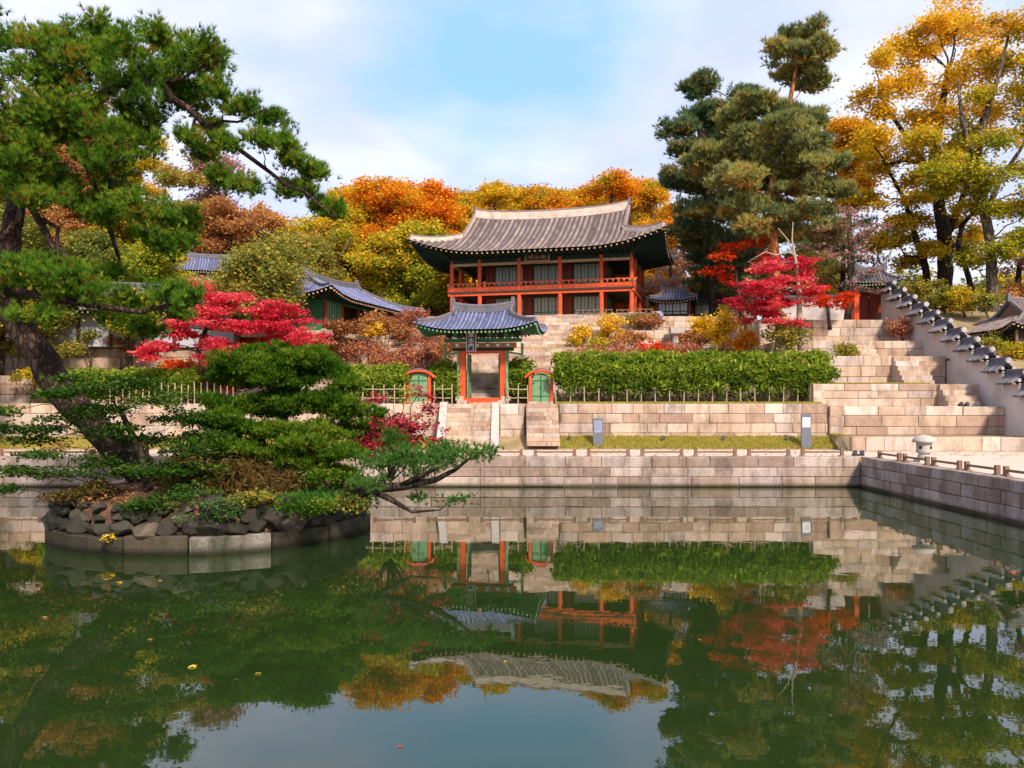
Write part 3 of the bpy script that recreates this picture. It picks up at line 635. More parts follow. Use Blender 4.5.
c = MB(); c.box((0, -2.6, 2.25), (11.8, .16, .25)); c.box((0, 2.6, 2.25), (11.8, .16, .25)); c.build('lintel', green_paint, hall)
roof(hall, 7.6, 4.1, 3.9, 2.35, 4.1, .55, .25, tile_blue, tile_dark, 5.9, 2.7, 2.4, teal_paint, tan_paint, sp=.3, band=.3, kl=3.5)

# ---- small buildings by the pavilion's right
def small_house(name, label, cat, loc, rz, L, W, h, roof_h, tile=tile_blue, wallmat=None, posts=dark_red, raised=0, ridge=tile_dark, lattice=True, lift=.3):
    t = thing(name, label, cat, loc, rz); wl, ww = L - .7, W - .65
    if raised:
        c = MB(); c.box((0, 0, raised / 2), (wl * 2 + .1, ww * 2 + .1, raised)); c.build('plinth', wallmat or dark_wood, t)
    for sx in (-1, 1):
        for sy in (-1, 1): column(t, sx * wl, sy * ww, raised, h, .1, posts)
    for sy in (-1, 1):
        if lattice: panel(t, (0, sy * ww, raised + (h - raised) * .52), wl * 2 - .3, (h - raised) * .8, 0 if sy < 0 else PI, 4, fr=dark_wood, name='window')
    for sx in (-1, 1):
        if lattice: panel(t, (sx * wl, 0, raised + (h - raised) * .52), ww * 2 - .3, (h - raised) * .8, sx * PI / 2, 3, fr=dark_wood, name='window')
    c = MB(); c.box((0, 0, (h + raised) / 2), (wl * 2 - .15, ww * 2 - .15, h - raised)); c.build('wall', wallmat or dark_wood, t)
    roof(t, L, W, L - W * .62, h, h + roof_h, lift, .1, tile, ridge, wl + .05, ww + .05, h + .03, teal_paint, tan_paint, sp=.24, band=.22, kl=1.6, tr=.055)
    return t
small_house('lookout_house', 'small dark house with blue tiled roof and paper windows just right of the pavilion', 'building', (12.9, 68.5, 10.1), R(-16), 2.0, 1.7, 1.75, .9, raised=.5)
small_house('courtyard_wing', 'low tiled wing with lattice windows behind the crimson maple', 'building', (17.3, 70.5, 10.1), R(-8), 3.2, 1.9, 1.9, .9, raised=.3)
ug = thing('hilltop_gate', 'small gate with red posts and dark tiled roof at the top of the right terraces', 'gate', (25.6, 61.0, 9.45), R(-12))
for sx in (-1, 1):
    for y in (-.5, .5):
        column(ug, sx * 1.05, y, 0, 2.6, .16, red_paint, square=True)
c = MB(); c.box((0, 0, 2.35), (2.5, 1.2, .2)); c.build('lintel', green_paint, ug)
c = MB(); c.box((-.55, .5, 1.2), (.95, .06, 2.1)); c.box((.5, .5, 1.2), (.95, .06, 2.1)); c.build('door_leaf', dark_red, ug)
roof(ug, 1.9, 1.4, .95, 2.75, 3.75, .22, .08, tile_dark, tile_dark, 1.15, .65, 2.7, pale_green, pale_green, sp=.22, band=.2, kl=1.2, tr=.055)
c = MB(); c.box((0, 0, .9), (4.6, .35, 1.8)); t_ = thing('yard_wall', 'low dark wall with tile coping left of the hilltop gate', 'wall', (21.4, 61.3, 9.45), R(-8)); c.build('wall_body', plaster, t_)
c = MB(); c.bar((-2.4, -.22, 1.83), (2.4, -.22, 1.83), .5, .06); c.bar((-2.4, .22, 1.83), (2.4, .22, 1.83), .5, .06); c.tube([(-2.4, 0, 1.95), (2.4, 0, 1.95)], [.12, .12], 8); c.build('tile_coping', tile_dark, t_)

# ---- building beyond the right wall
ob = small_house('side_house', 'tiled house behind the plaster wall at the right edge, only its roof showing', 'building', (35.4, 54.5, 5.3), R(4), 6.2, 3.8, 2.9, 1.9, tile=tile_warm, ridge=tile_dark, wallmat=dark_wood, posts=brown_wood, lattice=False, lift=.4)

# ---- stepped plaster wall
wx = 26.2
pw = thing('plaster_wall', 'stepped pinkish plaster wall with tile coping descending the right-hand slope', 'wall', (wx, 60, 0))
NB = 13; y1 = 60.2; bl = 1.5
def wz(y): return 2.5 + (y - 44.4) / 15.6 * 7.0      # foot of the wall
for i in range(NB):
    ya = y1 - i * bl; yb = ya - bl; top = wz((ya + yb) / 2) + 2.15
    c = MB(); c.box((0, (ya + yb) / 2 - 60, (top + 0.8) / 2), (.42, bl, top - 0.8)); bay = c.build('wall_bay', plaster, pw)
    c = MB(); c.box((0, yb - 60 + .03, top - .42), (.46, .07, .9)); c.build('end_plaster', lime_white, bay)
    zt = top; c = MB(); rr = random.Random(i)
    for sx in (-1, 1):
        c.add([(0, ya - 60, zt + .48), (0, yb - 60 - .12, zt + .48), (sx * .5, yb - 60 - .12, zt + .05), (sx * .5, ya - 60, zt + .05)], [(0, 1, 2, 3) if sx > 0 else (3, 2, 1, 0)], .15)
        c.add([(0, ya - 60, zt - .01), (0, yb - 60 - .12, zt - .01), (sx * .5, yb - 60 - .12, zt - .01), (sx * .5, ya - 60, zt - .01)], [(0, 1, 2, 3) if sx < 0 else (3, 2, 1, 0)], .15)
        for k in range(6):
            yy = ya - 60 - .1 - k * (bl - .05) / 5.6; c.tube([(0, yy, zt + .50), (sx * .58, yy, zt + .05)], [.085, .085], 6, rr.uniform(.3, .8))
    c.build('tile_coping', tile_dark, bay)
    c = MB(); c.bar((0, ya - 60, zt + .56), (0, yb - 60 - .16, zt + .56), .22, .26, .4); c.tube([(0, ya - 60, zt + .72), (0, yb - 60 - .2, zt + .72)], [.1, .1], 8, .3); c.build('coping_ridge', tile_dark, bay)
    c = MB(); c.tube([(0, yb - 60 - .24, zt + .62), (0, yb - 60 - .12, zt + .62)], [rr.uniform(.12, .17), rr.uniform(.15, .2)], 9); c.tube([(-.3, yb - 60 - .17, zt + .2), (-.3, yb - 60 - .1, zt + .2)], [.1, .1], 8); c.tube([(.3, yb - 60 - .17, zt + .2), (.3, yb - 60 - .1, zt + .2)], [.1, .1], 8); c.build('end_tile', end_grey, bay)

# ---- buildings at left edge
wh = thing('white_hall', 'low white-walled hall with dark timber posts behind the pines at the left edge', 'building', (-24.5, 58.0, 7.3), R(6))
c = MB(); c.box((0, 0, 1.2), (12, 5, 2.2)); c.build('wall', white_plaster, wh)
for i in range(7): c = MB(); c.box((-6 + 2 * i, -2.53, 1.2), (.2, .12, 2.2)); c.build('post', dark_wood, wh)
roof(wh, 7.2, 3.8, 5, 2.35, 4.2, .5, .2, tile_dark, tile_dark, 6.1, 2.6, 2.3, teal_paint, tan_paint, sp=.34, band=.3, kl=3)
small_house('hill_house', 'small blue-roofed house glimpsed among the trees above the crimson maple', 'building', (-27.5, 78, 13.2), R(14), 3.6, 2.2, 2.4, 1.5)

# ------------------------------------------------------------------ street furniture
def info_sign(px, yb, D, h, label, ptop, pm):
    x, y, z = at(px, yb, D); z = H(x, y)
    t = thing('information_post', label, 'sign', (x, y, z))
    c = MB(); c.box((0, 0, h / 2), (.5, .12, h)); c.build('post', grey_metal, t)
    c = MB(); c.box((0, -.066, h - .42), (.40, .012, ptop)); pn = c.build('panel', pm, t)
    c = MB()
    for k in range(5): c.box((-.02 if k % 2 else 0, -.074, h - .42 + ptop * (.32 - k * .14)), (.28 if k % 2 else .32, .004, .022))
    c.build('text_lines', grey_metal, pn)
info_sign(598, 437, 44.0, 1.45, 'grey information post with bluish panel, standing left on the grass strip', .62, sign_panel)
info_sign(806, 439, 43.8, 1.75, 'tall grey information post with white panel, standing right on the grass strip', .5, white_panel)

def rail(p0, p1, label, group, proto=[]):
    L = math.hypot(p1[0] - p0[0], p1[1] - p0[1]); rz = math.atan2(p1[1] - p0[1], p1[0] - p0[0])
    t = thing('low_barrier', label, 'barrier', (p0[0], p0[1], BANK + .01), rz, group)
    for x in (0, L):
        c = MB(); c.box((x, 0, .16), (.14, .14, .34)); c.box((x, 0, .02), (.26, .26, .05), 0, .5, .9); c.build('post', brown_wood, t)
    c = MB(); c.box((L / 2, 0, .2), (L, .07, .08)); c.build('bar', brown_wood, t)
x = 14.6
for i in range(17):
    rail((x - 1.75, 37.85), (x, 37.85), 'low brown rail barrier on the far bank, %s from the right corner' % ordn(i), 'low barriers along the far bank'); x -= 2.38
y = 36.6
for i in range(13):
    rail((15.75, y), (15.75, y - 1.85), 'low brown rail barrier on the right bank, %s from the far corner' % ordn(i), 'low barriers along the right bank'); y -= 2.35

def stone_lantern():
    t = thing('stone_lantern', 'squat stone lantern with domed cap beside the right bank railing', 'lantern', (16.5, 34.2, BANK))
    c = MB(); c.box((0, 0, .09), (.62, .62, .18), 0, .5, .9); c.build('base_stone', white_stone, t)
    c = MB(); c.lathe((0, 0, .18), [(.24, 0), (.26, .06), (.2, .12), (.24, .2)], 16); c.build('neck', white_stone, t)
    c = MB(); c.lathe((0, 0, .38), [(.29, 0), (.30, .05), (.30, .38), (.28, .42)], 20); b_ = c.build('light_chamber', white_stone, t, True)
    for an in (-2.45, -1.05, .5, 2.1):
        c = MB(); cx_, cy_ = math.cos(an), math.sin(an); c.tube([(cx_ * .27, cy_ * .27, .6), (cx_ * .312, cy_ * .312, .6)], [.07, .07], 10); c.build('opening', black_metal, b_)
    c = MB(); c.lathe((0, 0, .78), [(.30, 0), (.46, .03), (.45, .1), (.36, .22), (.2, .3), (0, .33)], 20); c.build('cap', white_stone, t, True)
stone_lantern()
t = thing('stepping_block', 'grey dressed stone block seen through the opening of the tiled gate', 'stone block', (-1.2, 51.6, 3.65), R(-8))
c = MB(); c.box((0, 0, .5), (1.1, .8, 1.0), 0, .7, .95); c.build('block', granite_pond, t); c = MB(); c.box((0, 0, 1.06), (1.3, 1.0, .14), 0, .3, .96); c.build('top_slab', granite_pond, t)
t = thing('stone_pedestal', 'pale stone pedestal with square top on the terrace below the small dark house', 'pedestal', (11.2, 58.6, 7.3 ))
c = MB(); c.lathe((0, 0, 0), [(.45, 0), (.45, .12), (.28, .25), (.3, .5), (.24, 1.1), (.3, 1.2)], 14); c.build('shaft', white_stone, t); c = MB(); c.box((0, 0, 1.42), (.9, .9, .42), 0, .5, 1.05); c.build('block', white_stone, t)
t = thing('stone_urn', 'grey stone urn on a block left of the pale pedestal', 'urn', (10.4, 62.0, 8.8))
c = MB(); c.lathe((0, 0, 0), [(.5, 0), (.5, .8), (.42, .85)], 8); c.build('block', granite_pond, t); c = MB(); c.lathe((0, 0, .85), [(.3, 0), (.48, .3), (.5, .6), (.4, .7), (.42, .75)], 14); c.build('bowl', sign_panel, t, True)
for px_, py_, D_, h_, nm_ in ((946, 352, 50.6, 1.5, 'thin black lamp pole with small head on the upper right terrace'), (999, 408, 46.5, 1.3, 'short black lamp pole on the lower right terrace by the plaster wall')):
    x, y, z = at(px_, py_, D_); t = thing('lamp_pole', nm_, 'lamp', (x, y, H(x, y)))
    c = MB(); c.tube([(0, 0, 0), (0, 0, h_)], [.035, .03], 8); c.lathe((0, 0, 0), [(.12, 0), (.12, .04), (.05, .06)], 10); c.build('pole', black_metal, t)
    c = MB(); c.tube([(-.05, 0, h_ + .02), (.16, -.1, h_ + .06)], [.06, .08], 10); c.build('lamp_head', black_metal, t)
for i, px_ in enumerate((569, 663, 723, 787)):
    x, y, z = at(px_, 433, 44.6); t = thing('ground_spotlight', 'tiny dark floodlight in the grass strip, %s from the left' % ordn(i), 'spotlight', (x, y, H(x, y)), 0, 'floodlights in the grass strip')
    c = MB(); c.box((0, 0, .06), (.06, .06, .14)); c.build('bracket', black_metal, t); c = MB(); c.tube([(0, .06, .17), (0, -.1, .2)], [.07, .11], 10); c.build('lamp_head', black_metal, t)
for i, (x, y) in enumerate(((15.5, 38.3), (24.5, 46.3))):
    t = thing('floodlight', ['small dark floodlight at the far right corner of the pond', 'small dark floodlight lying on the second broad terrace'][i], 'spotlight', (x, y, H(x, y)))
    c = MB(); c.box((0, 0, .05), (.5, .2, .1)); c.build('base', black_metal, t); c = MB(); c.tube([(-.16, .05, .16), (-.16, -.1, .18)], [.08, .1], 10); c.tube([(.16, .05, .16), (.16, -.1, .18)], [.08, .1], 10); c.build('lamp_head', black_metal, t)

def fence(px0, px1, D, label, step=.42, h=1.15, mat=pale_wood, rails=True):
    x0 = at(px0, 400, D)[0]; x1 = at(px1, 400, D)[0]
    t = thing('picket_fence', label, 'fence', (x0, D, 3.65)); L = x1 - x0; m = int(L / step)
    for i in range(m + 1):
        c = MB(); hh = h * rs.uniform(.85, 1.1); xx = L * i / m; c.tube([(xx, 0, 0), (xx + rs.uniform(-.04, .04), rs.uniform(-.03, .03), hh)], [.035, .03], 6); c.build('picket', mat, t)
    c = MB()
    for z in (.35, .85): c.tube([(L * k / 6, -.05, z + rs.uniform(-.02, .02)) for k in range(7)], [.028] * 7, 6)
    if rails: c.build('rails', mat, t)
fence(110, 240, 47.6, 'pale picket fence below the crimson maple at left', .36, 1.2, rails=False)
fence(352, 405, 48.2, 'pale picket fence left of the left arched door', .55, 1.2)
fence(434, 452, 48.6, 'short pale fence between the left arched door and the gate', .5, 1.2)
fence(508, 528, 48.6, 'short pale fence between the gate and the right arched door', .5, 1.2)
fence(556, 826, 48.1, 'long pale picket fence in front of the clipped hedge', .8, .95, rails=False)

# ------------------------------------------------------------------ foliage
def unit(n): v = RNG.normal(size=(n, 3)); return v / np.linalg.norm(v, axis=1, keepdims=True)
def quads(C, size, tint, up=0.5, aspect=1.6):
    """one leaf (a bent diamond of two triangles as quad) per point"""
    n = len(C); nrm = unit(n); nrm[:, 2] = np.abs(nrm[:, 2]) + up; nrm /= np.linalg.norm(nrm, axis=1, keepdims=True)
    a = np.cross(nrm, unit(n)); a /= np.linalg.norm(a, axis=1, keepdims=True) + 1e-9; b = np.cross(nrm, a)
    s = (size * RNG.uniform(.6, 1.35, n))[:, None]
    V = np.stack([C - a * s * aspect / 2, C - b * s / 2, C + a * s * aspect / 2, C + b * s / 2], 1).reshape(-1, 3)
    return V, np.arange(n * 4).reshape(n, 4), tint
def needles(C, dirs, k, ln, wd, tint, spread=0.75):
    n = len(C); C = np.repeat(C, k, 0); d = np.repeat(dirs, k, 0) + unit(n * k) * spread; d /= np.linalg.norm(d, axis=1, keepdims=True)
    sd_ = np.cross(d, unit(n * k)); sd_ /= np.linalg.norm(sd_, axis=1, keepdims=True) + 1e-9
    l = (ln * RNG.uniform(.7, 1.2, n * k))[:, None]
    V = np.stack([C - sd_ * wd / 2, C + sd_ * wd / 2, C + d * l], 1).reshape(-1, 3)
    return V, np.arange(n * k * 3).reshape(-1, 3), np.repeat(tint, k)
DM = 1.0
def clumps(blobs, dens, shell=2.2):
    """clump centres inside every ellipsoid, more of them towards its surface"""
    out_, dr, own = [], [], []
    for i, (c, r_) in enumerate(blobs):
        n = max(4, int(dens * (r_[0] * r_[1] * r_[2]) ** (2 / 3.)))
        u = unit(n); q = RNG.uniform(0.05, 1, n) ** (1 / shell) * RNG.uniform(.75, 1.28, n)
        out_.append(np.array(c) + u * q[:, None] * np.array(r_)); dr.append(u); own.append(np.full(n, i))
    return np.concatenate(out_), np.concatenate(dr), np.concatenate(own)
def curve(p, q, n=5, sag=0.0, wob=0.06):
    p, q = np.array(p, float), np.array(q, float); L = np.linalg.norm(q - p); r_ = []
    for i in range(n + 1):
        t_ = i / n; x = p + (q - p) * t_; x = x + RNG.normal(size=3) * wob * L * math.sin(PI * t_) * .5; x[2] += sag * L * math.sin(PI * t_); r_.append(tuple(x))
    return r_
def tree(name, label, cat, base, trunk, blobs, leaf, bark, kind='leaf', leaf_size=.2, dens=7, per=40, cr=.55, flat=.5, limb_r=.1, group=None, twigs=40, extra=(), tmix=.35, trunk_to=None, split=None, needle=(.2, .02, 9), zbase=None, limbs=True, tgrad=0.0, tbias=0.0):
    """trunk: [(x,y,z,r)...] world; blobs: [((x,y,z),(rx,ry,rz))] world"""
    B = np.array(base, float); t = thing(name, label, cat, base, 0, group)
    mb = MB()
    if trunk:
        P = [tuple(np.array(q[:3]) - B) for q in trunk]
        PP, RR = [], []
        for i in range(len(P) - 1):       # subdivide and roughen
            for k in range(4):
                f_ = k / 4; PP.append(tuple(np.array(P[i]) * (1 - f_) + np.array(P[i + 1]) * f_ + RNG.normal(size=3) * trunk[i][3] * .06)); RR.append((trunk[i][3] * (1 - f_) + trunk[i + 1][3] * f_) * RNG.uniform(.95, 1.06))
        PP.append(P[-1]); RR.append(trunk[-1][3]); mb.tube(PP, RR, 10)
        mb.build('trunk', bark, t, True)
    lim = MB(); tps = list(trunk or [(*base, limb_r * 2)]) + [q for e in extra for q in e]; TP = np.array([q[:3] for q in tps])
    par = blobs
    if split:
        sub, po = [], []
        for bi, (c, r_) in enumerate(blobs):
            for _ in range(split[0]):
                u = RNG.normal(size=3); u /= np.linalg.norm(u); f_ = split[1] * RNG.uniform(.6, 1.3)
                sub.append((tuple(np.array(c) + u * np.array(r_) * RNG.uniform(.3, .95)), (r_[0] * f_, r_[1] * f_, r_[2] * f_ * 1.1))); po.append(bi)
        blobs = sub
    C, U, own = clumps(blobs, dens)
    if split and limbs:
        for (c, r_), bi in zip(blobs, po): lim.tube(curve(np.array(par[bi][0]) - B, np.array(c) - B, 3, .03, .12), [limb_r * .45, limb_r * .38, limb_r * .3, limb_r * .2], 5)
    if limbs:
        for (c, r_) in par:
            c = np.array(c); d_ = np.linalg.norm(TP - c, axis=1) + np.maximum(0, TP[:, 2] - c[2]) * 1.5; j = int(np.argmin(d_)); pts = curve(TP[j] - B, c - B, 5, .06, .1)
            lr = limb_r if not trunk else min(limb_r * (0.5 + 0.12 * d_[j]), tps[j][3] * .8); lim.tube(pts, [lr * (1 - .13 * k) for k in range(6)], 6)
        for k in RNG.permutation(len(C))[:twigs]:
            c = np.array(blobs[own[k]][0]); lim.tube(curve(c - B, C[k] - B, 3, .03, .12), [limb_r * .32, limb_r * .25, limb_r * .18, limb_r * .07], 4)
    for e in extra: lim.tube([tuple(np.array(q[:3]) - B) for q in e], [q[3] for q in e], 8)
    if lim.v: lim.build('limbs', bark, t, True)
    n = len(C); ct = RNG.uniform(0, 1, n)
    zr_ = (C[:, 2].min(), C[:, 2].max()); gz = (C[:, 2] - zr_[0]) / (zr_[1] - zr_[0] + 1e-6) - .5
    idx_ = np.repeat(np.arange(n), per); off = RNG.normal(size=(n * per, 3)) * cr * .5; off[:, 2] *= flat
    Pp = C[idx_] - B + off
    bt = RNG.uniform(-.22, .22, len(blobs)); ti = np.clip(ct[idx_] * tmix + RNG.uniform(0, 1, n * per) * (1 - tmix) + bt[own][idx_] + gz[idx_] * tgrad + tbias, 0, 1)
    if kind == 'leaf': V, Fc, tt = quads(Pp, leaf_size, ti, aspect=1.5)
    elif kind == 'long': V, Fc, tt = quads(Pp, leaf_size, ti, up=.1, aspect=3.5)
    else:
        d = np.repeat(U, per, 0) * .5 + np.array([0, 0, .75]) + RNG.normal(size=(n * per, 3)) * .3; d /= np.linalg.norm(d, axis=1, keepdims=True)
        V, Fc, tt = needles(Pp, d, needle[2], needle[0], needle[1], ti, .6)
    nobj('crown', V, Fc, LM[leaf], t, tt); return t
def bl(lst, D, dr=1.0, thick=1.0):
    """blobs given as the outline they fill at distance D (+offset): (px,py,rx,ry[,dD])"""
    o_ = []
    for q in lst:
        d = D + (q[4] if len(q) > 4 else RNG.uniform(-dr, dr)); s = d / F
        o_.append((at(q[0], q[1], d), (q[2] * s, max(q[2], q[3]) * s * thick, q[3] * s)))
    return o_
def tk(lst, D):
    """trunk points (px,py,r_px[,dD])"""
    return [(*at(q[0], q[1], D + (q[3] if len(q) > 3 else 0)), q[2] * D / F) for q in lst]
def gbase(px, D): 
    x = at(px, 0, D)[0]; return (x, D, H(x, D))

# ---- the island
IC = (-8.6, 24.6); IR = 4.35
isl = MB(); n = 40
rings = [(IR - .3, -.6), (IR - .5, .95), (IR - .9, 1.15), (IR - 2, 1.4), (IR - 3.2, 1.55), (.01, 1.8)]
vs = []
for r_, z in rings:
    for k in range(n): an = 2 * PI * k / n; vs.append((r_ * math.cos(an), r_ * math.sin(an), z + (rs.uniform(-.08, .08) if z > 1 else 0)))
fs = [(i * n + k, i * n + (k + 1) % n, (i + 1) * n + (k + 1) % n, (i + 1) * n + k) for i in range(len(rings) - 1) for k in range(n)]
isl.add(vs, fs); tag(isl.build('island_ground', soil, loc=(IC[0], IC[1], 0)), kind='structure')
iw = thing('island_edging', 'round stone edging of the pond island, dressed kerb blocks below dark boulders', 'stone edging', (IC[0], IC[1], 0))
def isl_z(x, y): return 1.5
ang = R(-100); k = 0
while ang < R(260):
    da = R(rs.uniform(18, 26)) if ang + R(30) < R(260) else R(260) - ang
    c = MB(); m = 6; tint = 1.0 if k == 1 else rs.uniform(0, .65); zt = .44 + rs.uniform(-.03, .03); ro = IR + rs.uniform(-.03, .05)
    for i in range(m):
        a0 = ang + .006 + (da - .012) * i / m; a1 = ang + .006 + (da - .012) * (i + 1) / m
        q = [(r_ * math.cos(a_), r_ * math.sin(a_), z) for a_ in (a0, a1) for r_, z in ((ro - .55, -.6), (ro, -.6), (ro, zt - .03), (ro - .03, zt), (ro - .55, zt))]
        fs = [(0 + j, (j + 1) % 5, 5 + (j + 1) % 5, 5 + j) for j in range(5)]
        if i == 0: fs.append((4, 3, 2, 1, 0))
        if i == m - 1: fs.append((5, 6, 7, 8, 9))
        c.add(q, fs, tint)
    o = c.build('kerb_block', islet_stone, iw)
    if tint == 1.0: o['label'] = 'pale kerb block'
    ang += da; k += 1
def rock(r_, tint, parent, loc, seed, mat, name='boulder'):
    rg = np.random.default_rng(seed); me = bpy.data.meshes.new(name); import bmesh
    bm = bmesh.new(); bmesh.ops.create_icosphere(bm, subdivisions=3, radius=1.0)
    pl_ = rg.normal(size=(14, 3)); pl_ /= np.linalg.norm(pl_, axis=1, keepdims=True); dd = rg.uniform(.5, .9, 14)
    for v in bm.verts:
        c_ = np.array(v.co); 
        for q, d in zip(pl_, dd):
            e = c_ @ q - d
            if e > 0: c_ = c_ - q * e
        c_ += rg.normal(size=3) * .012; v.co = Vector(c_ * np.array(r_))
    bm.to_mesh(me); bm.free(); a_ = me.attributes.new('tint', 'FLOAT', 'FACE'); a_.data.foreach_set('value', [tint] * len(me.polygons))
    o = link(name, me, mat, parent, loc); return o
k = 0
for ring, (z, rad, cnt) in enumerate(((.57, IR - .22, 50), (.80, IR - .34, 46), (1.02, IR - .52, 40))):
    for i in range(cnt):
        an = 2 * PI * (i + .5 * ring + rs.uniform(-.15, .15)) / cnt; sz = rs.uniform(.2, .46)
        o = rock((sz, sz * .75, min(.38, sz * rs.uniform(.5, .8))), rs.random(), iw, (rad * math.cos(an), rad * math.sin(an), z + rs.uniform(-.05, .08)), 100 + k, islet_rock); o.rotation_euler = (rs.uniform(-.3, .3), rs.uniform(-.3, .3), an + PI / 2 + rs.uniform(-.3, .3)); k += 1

# ---- the big leaning pine
D0 = 24.0
trunk = tk([(172, 505, 17, .3), (138, 468, 16), (98, 430, 14), (64, 395, 14), (38, 352, 14), (12, 315, 12), (0, 280, 10), (10, 248, 10), (15, 210, 9), (10, 178, 6), (24, 150, 4), (60, 118, 3)], D0)
limbs_ = [tk([(22, 145, 5), (45, 128, 4.6, -.1), (70, 104, 4.2, -.3), (95, 98, 4, -.45), (120, 84, 3.8, -.6), (145, 86, 3.6, -.7), (163, 82, 3.4, -.8), (172, 98, 3.2, -.8), (188, 108, 3, -.8), (207, 127, 2.8, -.8), (222, 132, 2.6, -.8), (240, 150, 2.3, -.8), (267, 170, 2, -.8), (285, 184, 1.7, -.8), (306, 193, 1.4, -.8), (333, 217, .8, -.8)], D0),
          tk([(14, 200, 5), (30, 205, 3.5, -.8), (42, 225, 3.5, -1), (52, 245, 3.3, -1), (70, 260, 3, -1), (80, 278, 2.4, -1), (90, 285, 1.2, -1)], D0), tk([(44, 220, 2.5, -1), (58, 228, 2, -1), (57, 242, 1.8, -1), (53, 258, 1.6, -1), (56, 272, 1, -1)], D0),
          tk([(22, 205, 3.5, -.9), (18, 220, 2.6, -1), (4, 235, 2.2, -1), (-8, 250, 1.5, -1)], D0),
          tk([(60, 115, 4, .5), (80, 150, 3.5, .6), (92, 178, 3, .6), (105, 212, 2.6, .6), (115, 245, 2.2, .6), (122, 270, 1.2, .6)], D0),
          tk([(85, 150, 3, .6), (130, 205, 2, -.5), (150, 235, 1.6, -.5), (175, 262, 1, -.5)], D0),
          tk([(163, 82, 2.2, -.8), (180, 80, 1.7, -.9), (195, 70, 1.4, -1), (225, 60, .7, -1)], D0), tk([(207, 127, 1.8, -.8), (222, 121, 1.5, -.8), (238, 122, 1.2, -.8), (258, 112, .9, -.8), (275, 108, .5, -.8)], D0), tk([(195, 118, 1.6, -.8), (191, 135, 1.3, -.8), (194, 152, 1.1, -.8), (208, 165, .9, -.8), (222, 180, .5, -.8)], D0),
          tk([(233, 143, 1.5, -.8), (248, 138, 1.2, -.8), (265, 141, .9, -.8), (295, 142, .5, -.8)], D0), tk([(10, 290, 5, -.2), (40, 296, 3.5, -1), (90, 305, 3, -1.2), (140, 312, 2.4, -1.2), (190, 300, 1, -1.2)], D0)]
PB = [(35, 60, 40, 24), (85, 65, 40, 24), (130, 78, 36, 22), (85, 115, 40, 22), (40, 108, 40, 22), (165, 88, 28, 20), (45, 155, 40, 18), (95, 160, 34, 16), (135, 125, 34, 18), (190, 84, 26, 18), (20, 185, 30, 16), (80, 200, 34, 12), (110, 270, 26, 10), (65, 265, 30, 10), (205, 50, 22, 12), (180, 45, 22, 12), (85, 25, 30, 12), (150, 32, 24, 12), (20, 40, 45, 28), (60, 38, 40, 26), (100, 45, 40, 30), (140, 55, 40, 28), (178, 68, 34, 28), (212, 68, 26, 26), (10, 80, 45, 30), (60, 85, 45, 30), (110, 95, 45, 28), (150, 105, 35, 26), (188, 100, 28, 20), (20, 125, 45, 26), (70, 135, 45, 24), (120, 140, 40, 22), (15, 165, 30, 20), (60, 175, 42, 22), (105, 180, 30, 18),
      (222, 92, 14, 16), (210, 128, 14, 8), (248, 108, 20, 9), (268, 118, 18, 8), (225, 145, 14, 7), (262, 140, 16, 7), (285, 143, 14, 7), (290, 160, 18, 8), (312, 172, 13, 8), (305, 192, 14, 8), (325, 205, 10, 8), (222, 178, 16, 7), (245, 186, 13, 6), (185, 140, 12, 6), (205, 152, 10, 5), (285, 190, 9, 5), (335, 212, 5, 5),
      (130, 205, 32, 14), (165, 215, 26, 13), (185, 222, 16, 11), (150, 235, 30, 11), (100, 215, 26, 12), (175, 248, 22, 9), (40, 200, 30, 12),
      (20, 270, 40, 15), (60, 280, 34, 13), (10, 295, 40, 18), (55, 300, 34, 13), (95, 292, 34, 13), (130, 300, 30, 13), (165, 292, 26, 13), (190, 300, 18, 11), (125, 320, 26, 9), (175, 310, 26, 9), (30, 318, 30, 10), (150, 330, 16, 6),
      (-35, 60, 40, 40), (-40, 130, 40, 40), (-45, 200, 35, 35), (-40, 280, 40, 28)]
tree('leaning_pine', 'large leaning red-barked pine arching over the island at left', 'pine tree', at(172, 505, 24.3), trunk, bl(PB, 23.6, 1.5, .9), 'pine_near', bark_pine, 'needle', dens=78, per=8, cr=.24, flat=.8, limb_r=.03, twigs=1600, extra=limbs_, needle=(.20, .022, 15), tmix=.75, split=(8, .33))

# ---- island shrubs
def isl_base(px, D): x = at(px, 0, D)[0]; return (x, D, 1.2)
tree('cloud_juniper', 'dense dark green domed juniper in layered pads, tallest shrub on the island', 'juniper', isl_base(285, 25.5), [(*isl_base(285, 25.5), .2), at(288, 440, 25.5) + (.16,), at(280, 400, 25.5) + (.13,), at(285, 370, 25.5) + (.08,)],
     bl([(240, 362, 24, 12), (268, 356, 28, 12), (298, 360, 30, 13), (325, 372, 26, 13), (345, 385, 16, 10), (285, 376, 46, 14), (238, 380, 26, 10), (220, 404, 26, 9), (250, 408, 32, 11), (285, 402, 36, 12), (325, 402, 34, 13), (356, 412, 26, 14), (372, 428, 16, 12), (340, 430, 24, 10)], 25.5, .8), 'juniper', bark_dark, 'needle', dens=210, per=12, cr=.2, flat=.5, limb_r=.05, twigs=80, needle=(.12, .028, 8), tmix=.5, split=(9, .45))
